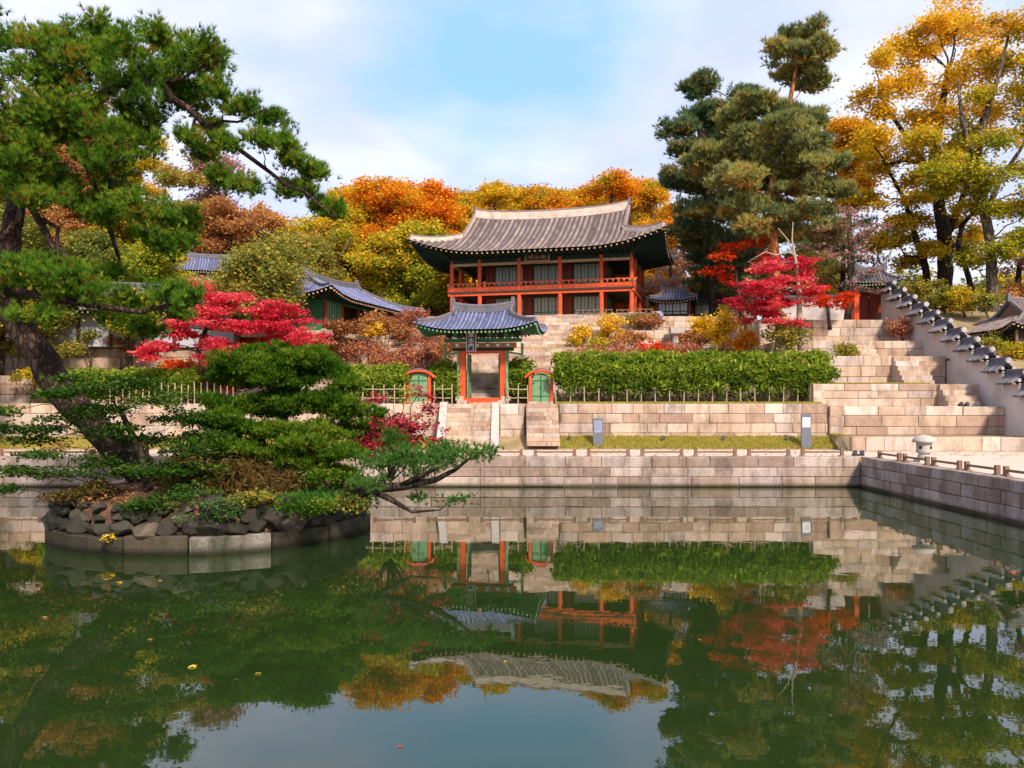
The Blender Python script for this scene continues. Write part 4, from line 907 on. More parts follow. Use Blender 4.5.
tree('spreading_juniper', 'olive green spreading juniper below the dark domed one on the island', 'juniper', isl_base(265, 23.6), [(*isl_base(265, 23.6), .15), at(262, 440, 23.6) + (.1,)],
     bl([(215, 420, 28, 9), (245, 432, 34, 10), (282, 430, 36, 11), (315, 440, 36, 11), (345, 452, 26, 9), (228, 450, 32, 10), (270, 455, 34, 10), (305, 462, 34, 10), (205, 440, 20, 8), (338, 470, 20, 8)], 23.4, .7), 'juniper', bark_dark, 'needle', dens=210, per=11, cr=.22, flat=.45, limb_r=.05, twigs=80, needle=(.12, .028, 8), tmix=.5, split=(9, .45), tbias=.1)
tree('reaching_pine', 'low pine reaching out from the island over the water to the right', 'pine tree', isl_base(345, 22.6), tk([(345, 500, 6), (375, 488, 5, -.4), (405, 486, 4, -.6), (435, 480, 3, -.7), (455, 470, 2, -.7), (470, 458, 1, -.7)], 22.6),
     bl([(380, 462, 22, 10), (405, 455, 24, 11), (430, 455, 22, 10), (450, 450, 20, 9), (470, 455, 18, 8), (487, 452, 10, 8), (415, 470, 22, 8), (395, 440, 18, 8), (440, 462, 20, 8), (330, 495, 26, 8), (355, 500, 22, 7), (305, 500, 24, 7), (365, 482, 20, 8), (455, 500, 14, 4), (425, 498, 12, 3)], 22.0, .6), 'spray', bark_dark, 'needle', dens=95, per=10, cr=.28, flat=.5, limb_r=.02, twigs=200, needle=(.15, .022, 10), tmix=.4,
     extra=[tk([(372, 490, 4, -.4), (392, 500, 3, -.6), (412, 512, 1.6, -.6), (440, 510, .8, -.6)], 22.6), tk([(400, 486, 3, -.6), (425, 474, 2, -.9), (450, 462, 1, -.9)], 22.6)])
YB = [(10, 428, 28, 6), (45, 430, 26, 5), (8, 412, 20, 5), (70, 418, 30, 6), (100, 388, 30, 7), (75, 378, 24, 5), (125, 380, 26, 6), (60, 395, 26, 5), (35, 440, 26, 5), (20, 470, 30, 5), (60, 475, 30, 5), (10, 488, 20, 4), (95, 462, 28, 7), (130, 470, 28, 8), (120, 430, 30, 8), (155, 402, 28, 6), (150, 440, 32, 9), (185, 418, 30, 8), (185, 450, 30, 8), (160, 468, 32, 9), (205, 470, 26, 8), (190, 490, 26, 7), (100, 410, 30, 7), (210, 435, 22, 8), (140, 385, 24, 6), (175, 395, 20, 5), (40, 455, 30, 4)]
tree('flat_yew', 'dark green yew with flat tiers of sparse branches around the leaning trunk', 'yew', isl_base(150, 22.2), [(*isl_base(150, 22.2), .12), at(140, 450, 22) + (.09,), at(120, 410, 22) + (.06,)], bl(YB, 21.8, .9, .8), 'yew', bark_dark, 'leaf', leaf_size=.065, dens=95, per=40, cr=.36, flat=.25, limb_r=.02, twigs=360, tmix=.4)
tree('yew_spray', 'bright green low spray hanging over the island boulders at the front', 'shrub', isl_base(215, 20.8), None, bl([(190, 490, 26, 7), (215, 505, 22, 7), (205, 515, 24, 6), (180, 502, 18, 5), (235, 512, 16, 6)], 20.6, .3, .7), 'spray', bark_dark, 'leaf', leaf_size=.05, dens=60, per=34, cr=.25, flat=.3, limb_r=.02, twigs=60)
tree('dry_bush', 'rusty dry bush among the island shrubs, right of the leaning trunk', 'shrub', isl_base(235, 22.6), None, bl([(230, 480, 30, 18), (265, 488, 28, 16), (200, 480, 24, 12), (295, 485, 24, 14), (250, 470, 26, 12)], 22.6, .5), 'dry', bark_dark, 'long', leaf_size=.05, dens=130, per=40, cr=.3, flat=.9, limb_r=.02, twigs=100)
tree('russet_bush', 'small russet bush left of the leaning trunk on the island', 'shrub', isl_base(95, 23.0), None, bl([(62, 448, 16, 9), (85, 455, 20, 9), (110, 460, 18, 8)], 24, .3), 'rust', bark_dark, 'leaf', leaf_size=.07, dens=40, per=22, cr=.25, limb_r=.02, twigs=60)
tree('crimson_shrub', 'sparse dark crimson maple shrub at the right side of the island', 'maple', isl_base(390, 26.5)[:2] + (1.2,), None, bl([(385, 420, 26, 12), (412, 430, 28, 12), (395, 445, 28, 10), (365, 440, 22, 12), (400, 425, 22, 10), (425, 408, 16, 8), (410, 440, 24, 9), (385, 432, 18, 10), (430, 425, 14, 7), (360, 455, 16, 8), (418, 395, 12, 6), (440, 440, 12, 6), (375, 400, 14, 8)], 26.3, .6), 'dark_red', bark_dark, 'leaf', leaf_size=.08, dens=34, per=30, cr=.3, flat=.4, limb_r=.03, twigs=130, tbias=.1)
tree('green_shrub', 'thin green shrub mixed with the crimson one at the right side of the island', 'shrub', isl_base(385, 26.0)[:2] + (1.2,), None, bl([(395, 415, 20, 12), (372, 445, 22, 12), (405, 400, 14, 8)], 26.0, .5), 'olive', bark_dark, 'leaf', leaf_size=.07, dens=16, per=22, cr=.3, flat=.5, limb_r=.03, twigs=60)
for i, (a_, b_, c_, d_, e_, l_) in enumerate(((150, 502, 34, 8, 20.6, 'yew'), (305, 503, 34, 11, 20.9, 'juniper'), (255, 498, 28, 9, 21.2, 'olive'), (105, 488, 26, 9, 21.8, 'dry'), (330, 478, 30, 14, 22.6, 'juniper'), (195, 455, 34, 14, 23.4, 'olive'), (235, 465, 36, 14, 23.2, 'juniper'), (355, 440, 24, 14, 25.6, 'dark_red'), (70, 498, 24, 9, 21.8, 'dry'), (350, 505, 22, 10, 21.9, 'olive'), (165, 478, 26, 10, 22.4, 'dry'))):
    tree('island_shrub', ['low bright green shrub above the island boulders, left of the front spray', 'dark green shrub above the boulders at the island front right', 'olive shrub above the boulders at the island front middle', 'dry brown shrub above the boulders at the foot of the leaning trunk', 'dark green shrub in the right part of the island', 'olive shrub right beside the leaning trunk', 'green shrub in the middle of the island', 'dark red shrub behind the domed juniper at right', 'dry brown shrub at the left end of the island', 'olive shrub at the right end of the island', 'dry olive shrub near the base of the leaning trunk'][i], 'shrub', isl_base(a_, e_), None,
         bl([(a_ + RNG.uniform(-.7, .7) * c_, b_ + RNG.uniform(-.5, .5) * d_, c_ * .45, d_ * .5) for _ in range(6)], e_, .4, .8), l_, bark_dark, 'leaf', leaf_size=.06, dens=90, per=40, cr=.25, flat=.5, limb_r=.02, twigs=60, tmix=.5)
# low ground plants on the island
C, U, own = clumps([((IC[0], IC[1], 1.35), (4.0, 4.0, .22))], 60); C = C[np.hypot(C[:, 0] - IC[0], C[:, 1] - IC[1]) < 4.1]
P_ = np.repeat(C, 20, 0) + RNG.normal(size=(len(C) * 20, 3)) * np.array([.25, .25, .06]); P_[:, 2] = 1.12 + np.abs(P_[:, 2] - 1.3) * .9 + np.clip(3.2 - np.hypot(P_[:, 0] - IC[0], P_[:, 1] - IC[1]), 0, 2) * .2
V, Fc, tt = quads(P_, .07, RNG.uniform(0, 1, len(P_)), up=1.0); tag(nobj('ground_cover', V, Fc, LM['rust'], None, tt), 'brown fallen leaves and low plants covering the island soil', 'ground cover', kind='stuff')
tree('yellow_sprig', 'tiny yellow-leaved plant growing from the island boulders at the front', 'plant', (at(107, 540, 20.3)[0], 20.35, .45), None, bl([(107, 539, 6, 3), (111, 535, 5, 2)], 20.2, .05), 'gold', bark_dark, 'leaf', leaf_size=.05, dens=300, per=8, cr=.1, limb_r=.01, twigs=5)

# ---- hedges
def hedge(px0, px1, y0, y1, D, depth, label, leaf='hedge', size=.12, n=None, top=352, bot=400):
    x0, x1 = at(px0, 0, D)[0], at(px1, 0, D)[0]; z0 = 3.65; z1 = at(0, top, D)[2]
    L = x1 - x0; n = int(L * 900); t = thing('hedge', label, 'hedge', ((x0 + x1) / 2, D, z0))
    # clumps over front/top surfaces of a rounded box
    nc = int(L * 60); cx_ = RNG.uniform(-L / 2, L / 2, nc); an = RNG.uniform(-.15, PI, nc)
    hz = (z1 - z0); cy_ = -np.cos(an) * depth / 2; cz_ = hz * .60 + np.sin(an) * hz * .36 + (np.sin(cx_ * 2.1) + np.sin(cx_ * 5.3 + 1)) * .05
    low = RNG.random(nc) < .45; cz_ = np.where(low, hz * (.22 + .5 * RNG.random(nc) ** .6), cz_); cy_ = np.where(low, -depth / 2 - .1 + RNG.normal(size=nc) * .16, cy_)
    C = np.stack([cx_, cy_, cz_], 1); per = 44; idx_ = np.repeat(np.arange(nc), per); P_ = C[idx_] + RNG.normal(size=(nc * per, 3)) * np.array([.2, .16, .14])
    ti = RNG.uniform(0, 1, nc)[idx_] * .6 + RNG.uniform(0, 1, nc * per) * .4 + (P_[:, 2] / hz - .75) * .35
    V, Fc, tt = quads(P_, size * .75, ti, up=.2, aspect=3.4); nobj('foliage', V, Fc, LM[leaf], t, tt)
    c = MB()
    for i in range(int(L * 5)):
        x = RNG.uniform(-L / 2, L / 2); y = RNG.uniform(-depth / 2.5, depth / 2.5); c.tube([(x, y, 0), (x + RNG.normal() * .1, y, hz * .8)], [.018, .01], 4)
    c.build('stems', bark_grey, t)
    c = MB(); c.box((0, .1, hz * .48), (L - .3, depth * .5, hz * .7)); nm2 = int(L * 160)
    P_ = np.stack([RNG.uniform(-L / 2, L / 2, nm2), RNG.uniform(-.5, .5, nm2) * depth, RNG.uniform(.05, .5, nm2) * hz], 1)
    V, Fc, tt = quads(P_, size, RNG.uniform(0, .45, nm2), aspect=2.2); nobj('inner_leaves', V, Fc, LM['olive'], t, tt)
hedge(556, 828, 0, 0, 49.3, 1.7, 'long clipped green hedge behind the picket fence, right of the gate', top=354)
hedge(506, 530, 0, 0, 50.2, 1.0, 'short bushy green hedge between the gate and the right arched door', top=362)
hedge(432, 456, 0, 0, 50.2, 1.0, 'short bushy green hedge between the left arched door and the gate', top=364)
hedge(345, 407, 0, 0, 49.6, 1.2, 'green hedge left of the left arched door', top=368)
hedge(50, 215, 0, 0, 49.4, 1.3, 'low bright green hedge behind the picket fence at far left', top=372)

# grass strips (stuff)
def grass(x0, x1, y0, y1, n, leaf, label, h=.14):
    X = RNG.uniform(x0, x1, n); Y = RNG.uniform(y0, y1, n); Zg = np.array([H(a_, b_) for a_, b_ in zip(X, Y)]); C = np.stack([X, Y, Zg], 1)
    d = np.tile(np.array([[0, 0, 1.]]), (n, 1)); V, Fc, tt = needles(C, d, 4, h, .03, RNG.uniform(0, 1, n), .45); tag(nobj('grass', V, Fc, LM[leaf], None, tt), label, 'grass', kind='stuff')
grass(2.4, 17, 43.7, 45.15, 9000, 'grass', 'yellowish grass strip at the foot of the lowest terrace wall')
grass(2.4, 17, 45.9, 48.0, 7000, 'grass', 'grass in front of the hedge and picket fence on the first terrace')
grass(-30, -3.9, 43.7, 45.1, 9000, 'grass', 'grass at the foot of the terrace wall left of the gate')
grass(17.2, 23.6, 48.1, 49.4, 3500, 'grass', 'grass on top of the third broad stone step')
grass(-30, 16, 53, 55.8, 7000, 'grass', 'dry grass on the second terrace', .2); grass(-30, 16, 56.6, 59.2, 7000, 'grass', 'dry grass on the third terrace', .2)

# ---- bushes on the slope
def bush(name, label, px, py, rx, ry, D, leaf, size=.11, dens=26, per=40, n=6, group=None, cat='bush', bark=bark_grey):
    x, y, z = at(px, py, D); zb = H(x, y); L_ = [(px + RNG.uniform(-.6, .6) * rx, py + RNG.uniform(-.5, .5) * ry, rx * RNG.uniform(.4, .6), ry * RNG.uniform(.5, .75)) for _ in range(n)]
    return tree(name, label, cat, (x, y, min(zb, z)), None, bl(L_, D, .5, .8), leaf, bark, 'leaf', leaf_size=size, dens=dens, per=per, cr=.4, flat=.7, limb_r=.03, twigs=40, group=group)
BU = [('reddish brown bush low on the slope left of the gate, below the side hall', 365, 352, 22, 12, 54, 'bushes'), ('broad reddish bush on the slope between the left arched door and the side hall', 395, 355, 28, 14, 53.5, 'bushes'),
      ('reddish bush directly left of the gate roof', 425, 352, 20, 14, 54.5, 'bushes'), ('rosy bush above the left arched door', 440, 338, 20, 12, 58, 'bushes'),
      ('orange-brown bush at the corner of the side hall', 385, 325, 26, 12, 57, 'rust'), ('small yellow bush before the side hall', 372, 332, 10, 8, 56.5, 'gold'),
      ('rosy bush below the left end of the pavilion', 420, 318, 22, 12, 61, 'bushes'), ('yellow-green bush right of the hill stairs', 597, 345, 16, 12, 55, 'yellow_green'),
      ('golden bush at the right corner of the pavilion steps', 612, 328, 15, 13, 58, 'gold'), ('dusty pink bush in the row behind the hedge, at its left end', 590, 352, 18, 7, 53.6, 'bushes'),
      ('red bush in the row behind the hedge, below the pedestal', 650, 350, 24, 7, 53.8, 'scarlet'), ('dull pink bush in the row behind the hedge, left of the red one', 622, 351, 20, 7, 53.6, 'bushes'),
      ('pinkish bush in the row behind the hedge, right of the red one', 685, 349, 22, 7, 53.8, 'bushes'), ('bright yellow bush below the dark small house', 722, 330, 14, 20, 56, 'gold'),
      ('orange bush left of the pale maple trunk', 745, 342, 16, 12, 55, 'orange'), ('golden brown bush between the yellow bush and the pedestal', 700, 325, 16, 12, 59, 'gold'),
      ('brownish bush above the pedestal in front of the dark small house', 650, 322, 16, 7, 60, 'rust'), ('grey-green pine shrub beneath the crimson maple', 790, 335, 26, 16, 52.5, 'olive'),
      ('pink leafless-looking bush on the fifth broad stone step', 903, 329, 19, 11, 56, 'bushes'), ('green bush at the foot of the left terraces', 60, 350, 24, 10, 53, 'olive'),
      ('red bush at the left end of the slope', 255, 340, 24, 8, 57, 'scarlet'), ('orange red bush behind the low cloud juniper', 235, 382, 14, 8, 50.5, 'scarlet')]
BU += [('low russet bush behind the left arched door', 415, 372, 18, 8, 52.2, 'bushes'), ('reddish bush low between the island juniper and the left fence', 352, 372, 20, 8, 52.0, 'bushes'), ('tawny bush on the left slope behind the crimson maple', 335, 345, 20, 10, 55, 'rust'),
 ('wide rosy bush in the middle of the left slope', 410, 335, 24, 9, 58, 'bushes'), ('ochre bush on the left slope next to the gate roof', 445, 350, 10, 10, 54.8, 'rust'), ('golden bush right beside the hill stairs, near the hedge', 583, 335, 12, 10, 57.5, 'gold'),
 ('rust bush on the third terrace below the urn', 635, 338, 20, 7, 57, 'rust'), ('tawny bush on the third terrace right of the pedestal', 695, 338, 18, 7, 57, 'rust'), ('reddish bush on the top terrace before the courtyard wing', 735, 318, 18, 7, 61, 'bushes'),
 ('small olive bush on the top terrace left of the urn', 640, 318, 12, 6, 62, 'olive'), ('green bush at the left end of the second broad stone step', 845, 352, 10, 6, 52.5, 'olive'), ('dry brown bush among the far left terraces', 120, 345, 26, 7, 56, 'rust'), ('green bush among the far left terraces', 30, 375, 24, 8, 51, 'yellow_green')]
BU += [('olive bush before the dark side house at the right edge', 985, 345, 24, 9, 51.5, 'olive'), ('yellow-green bush before the dark side house, cut by the right edge', 1015, 348, 20, 10, 50.5, 'yellow_green'), ('green bush beyond the stepped plaster wall, nearest the hilltop gate', 925, 288, 20, 10, 61, 'olive'), ('yellow-green bush beyond the stepped plaster wall, at the foot of the slender grey trunk', 965, 300, 22, 12, 58, 'yellow_green'), ('green bush beyond the stepped plaster wall, beside the tiled roof', 990, 303, 18, 10, 56.5, 'olive'), ('low green bush beyond the stepped wall in front of the golden trunk', 945, 296, 20, 9, 59, 'olive'), ('dull bush just above the roof at the right edge', 1020, 292, 22, 9, 61, 'rust'),
 ('rosy bush on the left slope behind the short hedge, left of the gate', 385, 362, 26, 9, 52.8, 'bushes'), ('brownish bush below the columns of the side hall', 345, 330, 22, 9, 54.5, 'rust'), ('rosy bush between the side hall and the gate roof', 400, 320, 20, 9, 62, 'bushes'), ('tan bush on the second terrace behind the left fence', 180, 372, 26, 8, 52.6, 'rust'), ('pinkish bush on the upper left slope', 300, 350, 24, 8, 56, 'bushes'),
 ('green bush on the slope under the pine, at the left edge', 15, 345, 24, 9, 54, 'olive'), ('olive bush before the white hall', 90, 335, 20, 7, 55.5, 'olive'), ('red bush at the foot of the crimson maple at left', 180, 365, 18, 6, 52.5, 'scarlet')]
for q in BU: bush('bush', q[0], *q[1:7], size=.13 if q[6] != 'bushes' else .10)

# ---- maples
tree('crimson_maple', 'bright crimson maple with layered crown above the island at left', 'maple', gbase(210, 48.0), tk([(210, 402, 3.5), (206, 375, 3.2), (198, 352, 2.6), (205, 330, 2)], 48.0),
     bl([(205, 294, 24, 7), (230, 303, 30, 8), (262, 312, 32, 9), (290, 325, 28, 9), (308, 338, 18, 8), (205, 315, 28, 8), (240, 326, 34, 9), (275, 340, 28, 8), (190, 335, 30, 8), (225, 345, 30, 8), (255, 352, 26, 7), (160, 345, 22, 6), (145, 355, 16, 5), (175, 325, 18, 5), (210, 360, 22, 6), (280, 318, 26, 8)], 48.0, 1.3), 'crimson', bark_dark, 'leaf', leaf_size=.11, dens=24, per=42, cr=.48, flat=.32, limb_r=.05, twigs=200, tmix=.6, split=(6, .5))
tree('crimson_maple', 'bright crimson maple behind the right end of the hedge', 'maple', gbase(801, 53.2), tk([(801, 350, 3.6), (800, 325, 3.2), (799, 290, 2.2), (796, 262, 1.3), (792, 240, .8), (793, 222, .4)], 53.2),
     bl([(785, 262, 26, 7), (765, 272, 28, 8), (795, 278, 24, 9), (755, 285, 26, 8), (778, 290, 34, 9), (748, 300, 22, 8), (768, 305, 34, 9), (795, 300, 20, 9), (755, 315, 26, 7), (780, 318, 28, 7), (740, 305, 12, 6), (805, 268, 12, 9)], 53.2, 1.2), 'crimson', bark_pale, 'leaf', leaf_size=.12, dens=24, per=44, cr=.45, flat=.3, limb_r=.04, twigs=120, tmix=.6, split=(4, .45), extra=[tk([(798, 256, .9), (788, 252, .8), (776, 255, .7), (765, 252, .6), (748, 262, .3)], 53.2), tk([(796, 262, .9), (788, 240, .6), (778, 228, .3)], 53.2)])
tree('scarlet_maple', 'orange-red maple just right of the pale trunk', 'maple', gbase(830, 56.5), tk([(830, 330, 2), (828, 310, 1.6), (826, 300, 1)], 56.5), bl([(820, 292, 16, 6), (838, 298, 14, 6), (815, 302, 14, 5), (832, 306, 14, 5), (846, 296, 8, 4)], 56.5, .8), 'scarlet', bark_dark, 'leaf', leaf_size=.14, dens=16, per=40, cr=.45, flat=.35, limb_r=.04)
tree('scarlet_maple', 'loose red-leaved maple in front of the dark pines right of the pavilion', 'maple', gbase(740, 60.5), tk([(742, 325, 2.5), (740, 300, 2), (735, 270, 1.4)], 60.5), bl([(735, 248, 18, 7), (755, 243, 14, 6), (715, 270, 14, 6), (728, 278, 12, 6), (722, 258, 12, 4), (765, 255, 8, 4)], 60.5, 1), 'scarlet', bark_dark, 'leaf', leaf_size=.2, dens=9, per=28, cr=.55, flat=.4, limb_r=.04, tbias=-.15)
tree('pink_tree', 'pale pink leafy tree right behind the pavilion eaves', 'tree', gbase(672, 78), tk([(672, 320, 3), (672, 290, 2.4), (670, 265, 1.5)], 78), bl([(668, 262, 18, 9), (682, 255, 14, 8), (655, 285, 20, 9), (675, 282, 18, 10), (690, 270, 14, 8), (662, 300, 18, 8)], 78, 1.5), 'pink_brown', bark_grey, 'leaf', leaf_size=.2, dens=7, per=30, cr=.7, limb_r=.06, tbias=.4)

# ---- tall pines right of the pavilion
tree('tall_pine', 'tall dark green pine immediately right of the pavilion roof', 'pine tree', gbase(712, 67), tk([(715, 330, 5), (712, 270, 4.5), (708, 200, 4), (700, 140, 3), (702, 95, 1.5)], 67),
     bl([(695, 92, 14, 8), (706, 84, 10, 8), (678, 130, 16, 8), (702, 118, 22, 10), (730, 112, 20, 10), (690, 150, 26, 10), (718, 140, 24, 10), (680, 180, 22, 9), (700, 185, 30, 12), (730, 170, 24, 12), (695, 215, 30, 14), (725, 210, 30, 14), (700, 245, 28, 14), (730, 240, 26, 14), (685, 230, 16, 9), (720, 270, 28, 14), (748, 262, 18, 14), (705, 288, 18, 8), (740, 292, 18, 8), (745, 95, 12, 8), (750, 130, 18, 10)], 67, 2.2), 'pine_back', bark_dark, 'needle', dens=15, per=24, cr=.6, flat=.5, limb_r=.07, twigs=260, needle=(.42, .07, 9), tmix=.7, split=(9, .40))
tree('red_trunk_pine', 'tall grey-green pine with orange-red trunk, right of the dark pine', 'pine tree', gbase(775, 60), tk([(778, 335, 5.5), (776, 290, 5), (773, 235, 4.6), (771, 200, 4), (775, 160, 3.4), (788, 110, 2.6), (798, 60, 1.5), (800, 38, .8)], 60),
     bl([(800, 42, 26, 12), (785, 55, 18, 9), (815, 55, 22, 12), (800, 72, 22, 10), (812, 82, 16, 10), (822, 48, 14, 7), (760, 105, 28, 12), (785, 112, 26, 12), (745, 125, 24, 11), (775, 135, 36, 14), (815, 118, 18, 10), (758, 155, 34, 13), (795, 152, 34, 14), (820, 165, 22, 11), (745, 182, 34, 12), (780, 180, 36, 14), (812, 190, 28, 12), (735, 208, 28, 10), (765, 205, 26, 10), (800, 215, 34, 12), (745, 228, 24, 8), (820, 235, 26, 10), (700, 165, 20, 8), (725, 150, 24, 9), (838, 190, 18, 9)], 60, 2.0), 'pine_far', bark_red, 'needle', dens=15, per=24, cr=.55, flat=.5, limb_r=.06, twigs=300, needle=(.42, .07, 9), tmix=.7, split=(9, .40))
tree('olive_pine', 'sparse olive pine between the red-trunk pine and the hilltop gate', 'pine tree', gbase(838, 66), tk([(838, 330, 3), (842, 290, 2.6), (845, 240, 2)], 66), bl([(850, 225, 24, 7), (835, 245, 26, 7), (820, 262, 24, 6), (855, 250, 24, 6), (845, 272, 24, 5), (815, 282, 20, 5), (880, 235, 20, 6), (870, 262, 18, 5)], 66, 1.5), 'pine_back', bark_dark, 'needle', dens=8, per=22, cr=.8, flat=.3, limb_r=.06, needle=(.35, .055, 8), tbias=.2)
tree('brown_maple', 'dull pink-brown maple with flat layers left of the hilltop gate', 'maple', gbase(846, 59), tk([(846, 322, 2.6), (850, 290, 2.2), (848, 250, 1.4)], 59), bl([(830, 232, 28, 6), (860, 240, 26, 6), (845, 255, 26, 6), (870, 272, 14, 8), (820, 248, 20, 5), (858, 285, 10, 8), (880, 225, 20, 6), (850, 215, 24, 7), (875, 290, 8, 8)], 59, 1.3), 'pink_brown', bark_dark, 'leaf', leaf_size=.13, dens=10, per=30, cr=.6, flat=.3, limb_r=.05, twigs=90)

# ---- yellow trees at right
GB = [(930, 20, 34, 18), (960, 15, 30, 18), (900, 40, 26, 16), (875, 60, 20, 14), (925, 50, 30, 16), (955, 45, 26, 16), (870, 90, 18, 14), (895, 80, 24, 14), (935, 85, 28, 16), (965, 80, 24, 18), (985, 50, 20, 18), (880, 115, 14, 10), (945, 115, 34, 14), (915, 120, 24, 12), (975, 115, 24, 14), (870, 135, 20, 10), (925, 145, 28, 12), (955, 150, 28, 14), (895, 150, 24, 12), (880, 170, 22, 10), (915, 175, 28, 10), (865, 195, 16, 8), (900, 200, 22, 9), (940, 195, 24, 9), (960, 180, 20, 9), (915, 220, 18, 7), (890, 225, 16, 7), (950, 222, 16, 6), (900, 240, 20, 8), (928, 250, 18, 8), (880, 245, 18, 8), (960, 248, 20, 8), (905, 262, 16, 6), (975, 235, 18, 8)]
tree('golden_tree', 'tall golden-yellow tree behind the stepped wall, left of the other yellow tree', 'tree', gbase(944, 66), tk([(944, 320, 8), (945, 270, 7.3), (945, 235, 6.8), (938, 200, 5.5), (932, 165, 4.8), (940, 120, 4), (948, 70, 2.5)], 66), bl(GB, 66, 2.5), 'gold', bark_dark, 'leaf', leaf_size=.17, dens=9, per=62, cr=.85, flat=.6, limb_r=.08, twigs=400, split=(5, .4), tmix=.5, tgrad=.55, tbias=-.1,
     extra=[tk([(930, 300, 3.6, 1), (925, 265, 3.4, 1), (915, 235, 3, 1), (905, 200, 2.2, 1), (888, 170, 1.4, 1)], 66), tk([(945, 240, 4), (962, 200, 3), (975, 150, 2), (985, 100, 1)], 66), tk([(935, 180, 4), (915, 150, 3), (895, 120, 2), (880, 95, 1)], 66), tk([(930, 165, 3.5), (905, 160, 2.2), (885, 165, 1.4)], 66)])
GB2 = [(1000, 20, 26, 18), (1030, 25, 26, 22), (1005, 60, 22, 14), (1035, 70, 26, 20), (990, 90, 18, 12), (1015, 105, 26, 14), (975, 130, 20, 10), (1000, 140, 26, 12), (1035, 130, 24, 18), (960, 160, 22, 10), (985, 170, 26, 10), (1015, 175, 28, 14), (1045, 190, 24, 20), (940, 170, 18, 8), (1000, 205, 22, 9), (1030, 215, 24, 11), (975, 205, 16, 7), (1015, 235, 16, 6), (925, 135, 14, 7), (1005, 252, 22, 8), (970, 262, 16, 6), (1035, 240, 22, 9), (985, 190, 22, 8), (950, 185, 18, 8)]
tree('yellow_tree', 'slender yellow-green tree with long pale grey trunk at the right edge', 'tree', gbase(990, 60), tk([(994, 320, 5.8), (992, 285, 5.2), (990, 240, 4.8), (982, 200, 5), (975, 165, 4), (985, 120, 3), (1000, 70, 2), (1010, 30, 1)], 60), bl(GB2, 60, 2.2), 'yellow_green', bark_grey, 'leaf', leaf_size=.17, dens=9, per=60, cr=.85, flat=.6, limb_r=.07, twigs=380, split=(5, .4), tmix=.5, tgrad=.4, tbias=-.05,
     extra=[tk([(984, 205, 3.6), (965, 185, 2.8), (950, 160, 2.2), (935, 140, 1.4)], 60), tk([(986, 215, 3.2), (1000, 180, 2.4), (1020, 150, 1.6), (1040, 110, 1)], 60), tk([(975, 165, 2.6), (962, 120, 2), (958, 80, 1.2)], 60)])
tree('bare_limbed_tree', 'thin dark crooked tree between the golden and the yellow tree', 'tree', gbase(965, 63), tk([(968, 320, 3), (972, 290, 2.8), (965, 265, 2.6), (958, 245, 2.4), (962, 225, 2.2), (980, 205, 1.6), (990, 190, .8)], 63), bl([(962, 238, 18, 6), (985, 250, 16, 6), (940, 250, 12, 5), (975, 215, 18, 6)], 63, 1.5), 'yellow_green', bark_dark, 'leaf', leaf_size=.2, dens=5, per=30, cr=.7, limb_r=.06, tbias=.3)
tree('russet_maple', 'russet pink maple over the tiled roof at the right edge', 'maple', gbase(1022, 64), tk([(1018, 330, 4), (1018, 290, 3.4), (1020, 260, 2)], 64), bl([(1015, 255, 18, 8), (1030, 262, 16, 8), (1012, 270, 14, 6), (1035, 250, 16, 8)], 64, 1), 'pink_brown', bark_dark, 'leaf', leaf_size=.16, dens=9, per=36, cr=.6, flat=.4, limb_r=.06, tbias=.1)
tree('edge_tree', 'tall golden tree mostly cut off by the right edge', 'tree', gbase(1075, 58), tk([(1075, 330, 8), (1072, 250, 7), (1065, 170, 5), (1060, 90, 3)], 58), bl([(1050, 60, 30, 24), (1080, 40, 36, 30), (1060, 110, 32, 22), (1095, 110, 34, 26), (1060, 165, 26, 20), (1100, 180, 30, 24), (1075, 10, 30, 20), (1110, 60, 30, 26)], 58, 2), 'gold', bark_dark, 'leaf', leaf_size=.23, dens=6, per=40, cr=.85, limb_r=.12, twigs=150)
for i, (px_, D_, lf, h_) in enumerate(((905, 80, 'olive', 262), (985, 78, 'olive', 268), (955, 88, 'yellow_green', 272), (1010, 85, 'yellow_green', 262), (1040, 80, 'olive', 255), (870, 84, 'pink_brown', 258), (925, 90, 'olive', 275))):
    tree('low_tree', ['low olive tree behind the hilltop gate', 'low olive tree in the distance between the two yellow trees', 'low yellow-green tree in the distance behind the stepped wall', 'low yellow-green tree in the distance at right', 'low olive tree cut by the right edge', 'low pinkish tree in the distance left of the hilltop gate', 'low olive tree far behind the golden trunk'][i], 'tree', gbase(px_, D_), tk([(px_, 320, 2), (px_, h_ + 20, 1.4)], D_),
         bl([(px_ + RNG.uniform(-22, 22), h_ + 20 + RNG.uniform(-8, 22), 16, 9) for _ in range(8)], D_, 2), lf, bark_dark, 'leaf', leaf_size=.3, dens=3.5, per=34, cr=1.0, limb_r=.08, twigs=50)

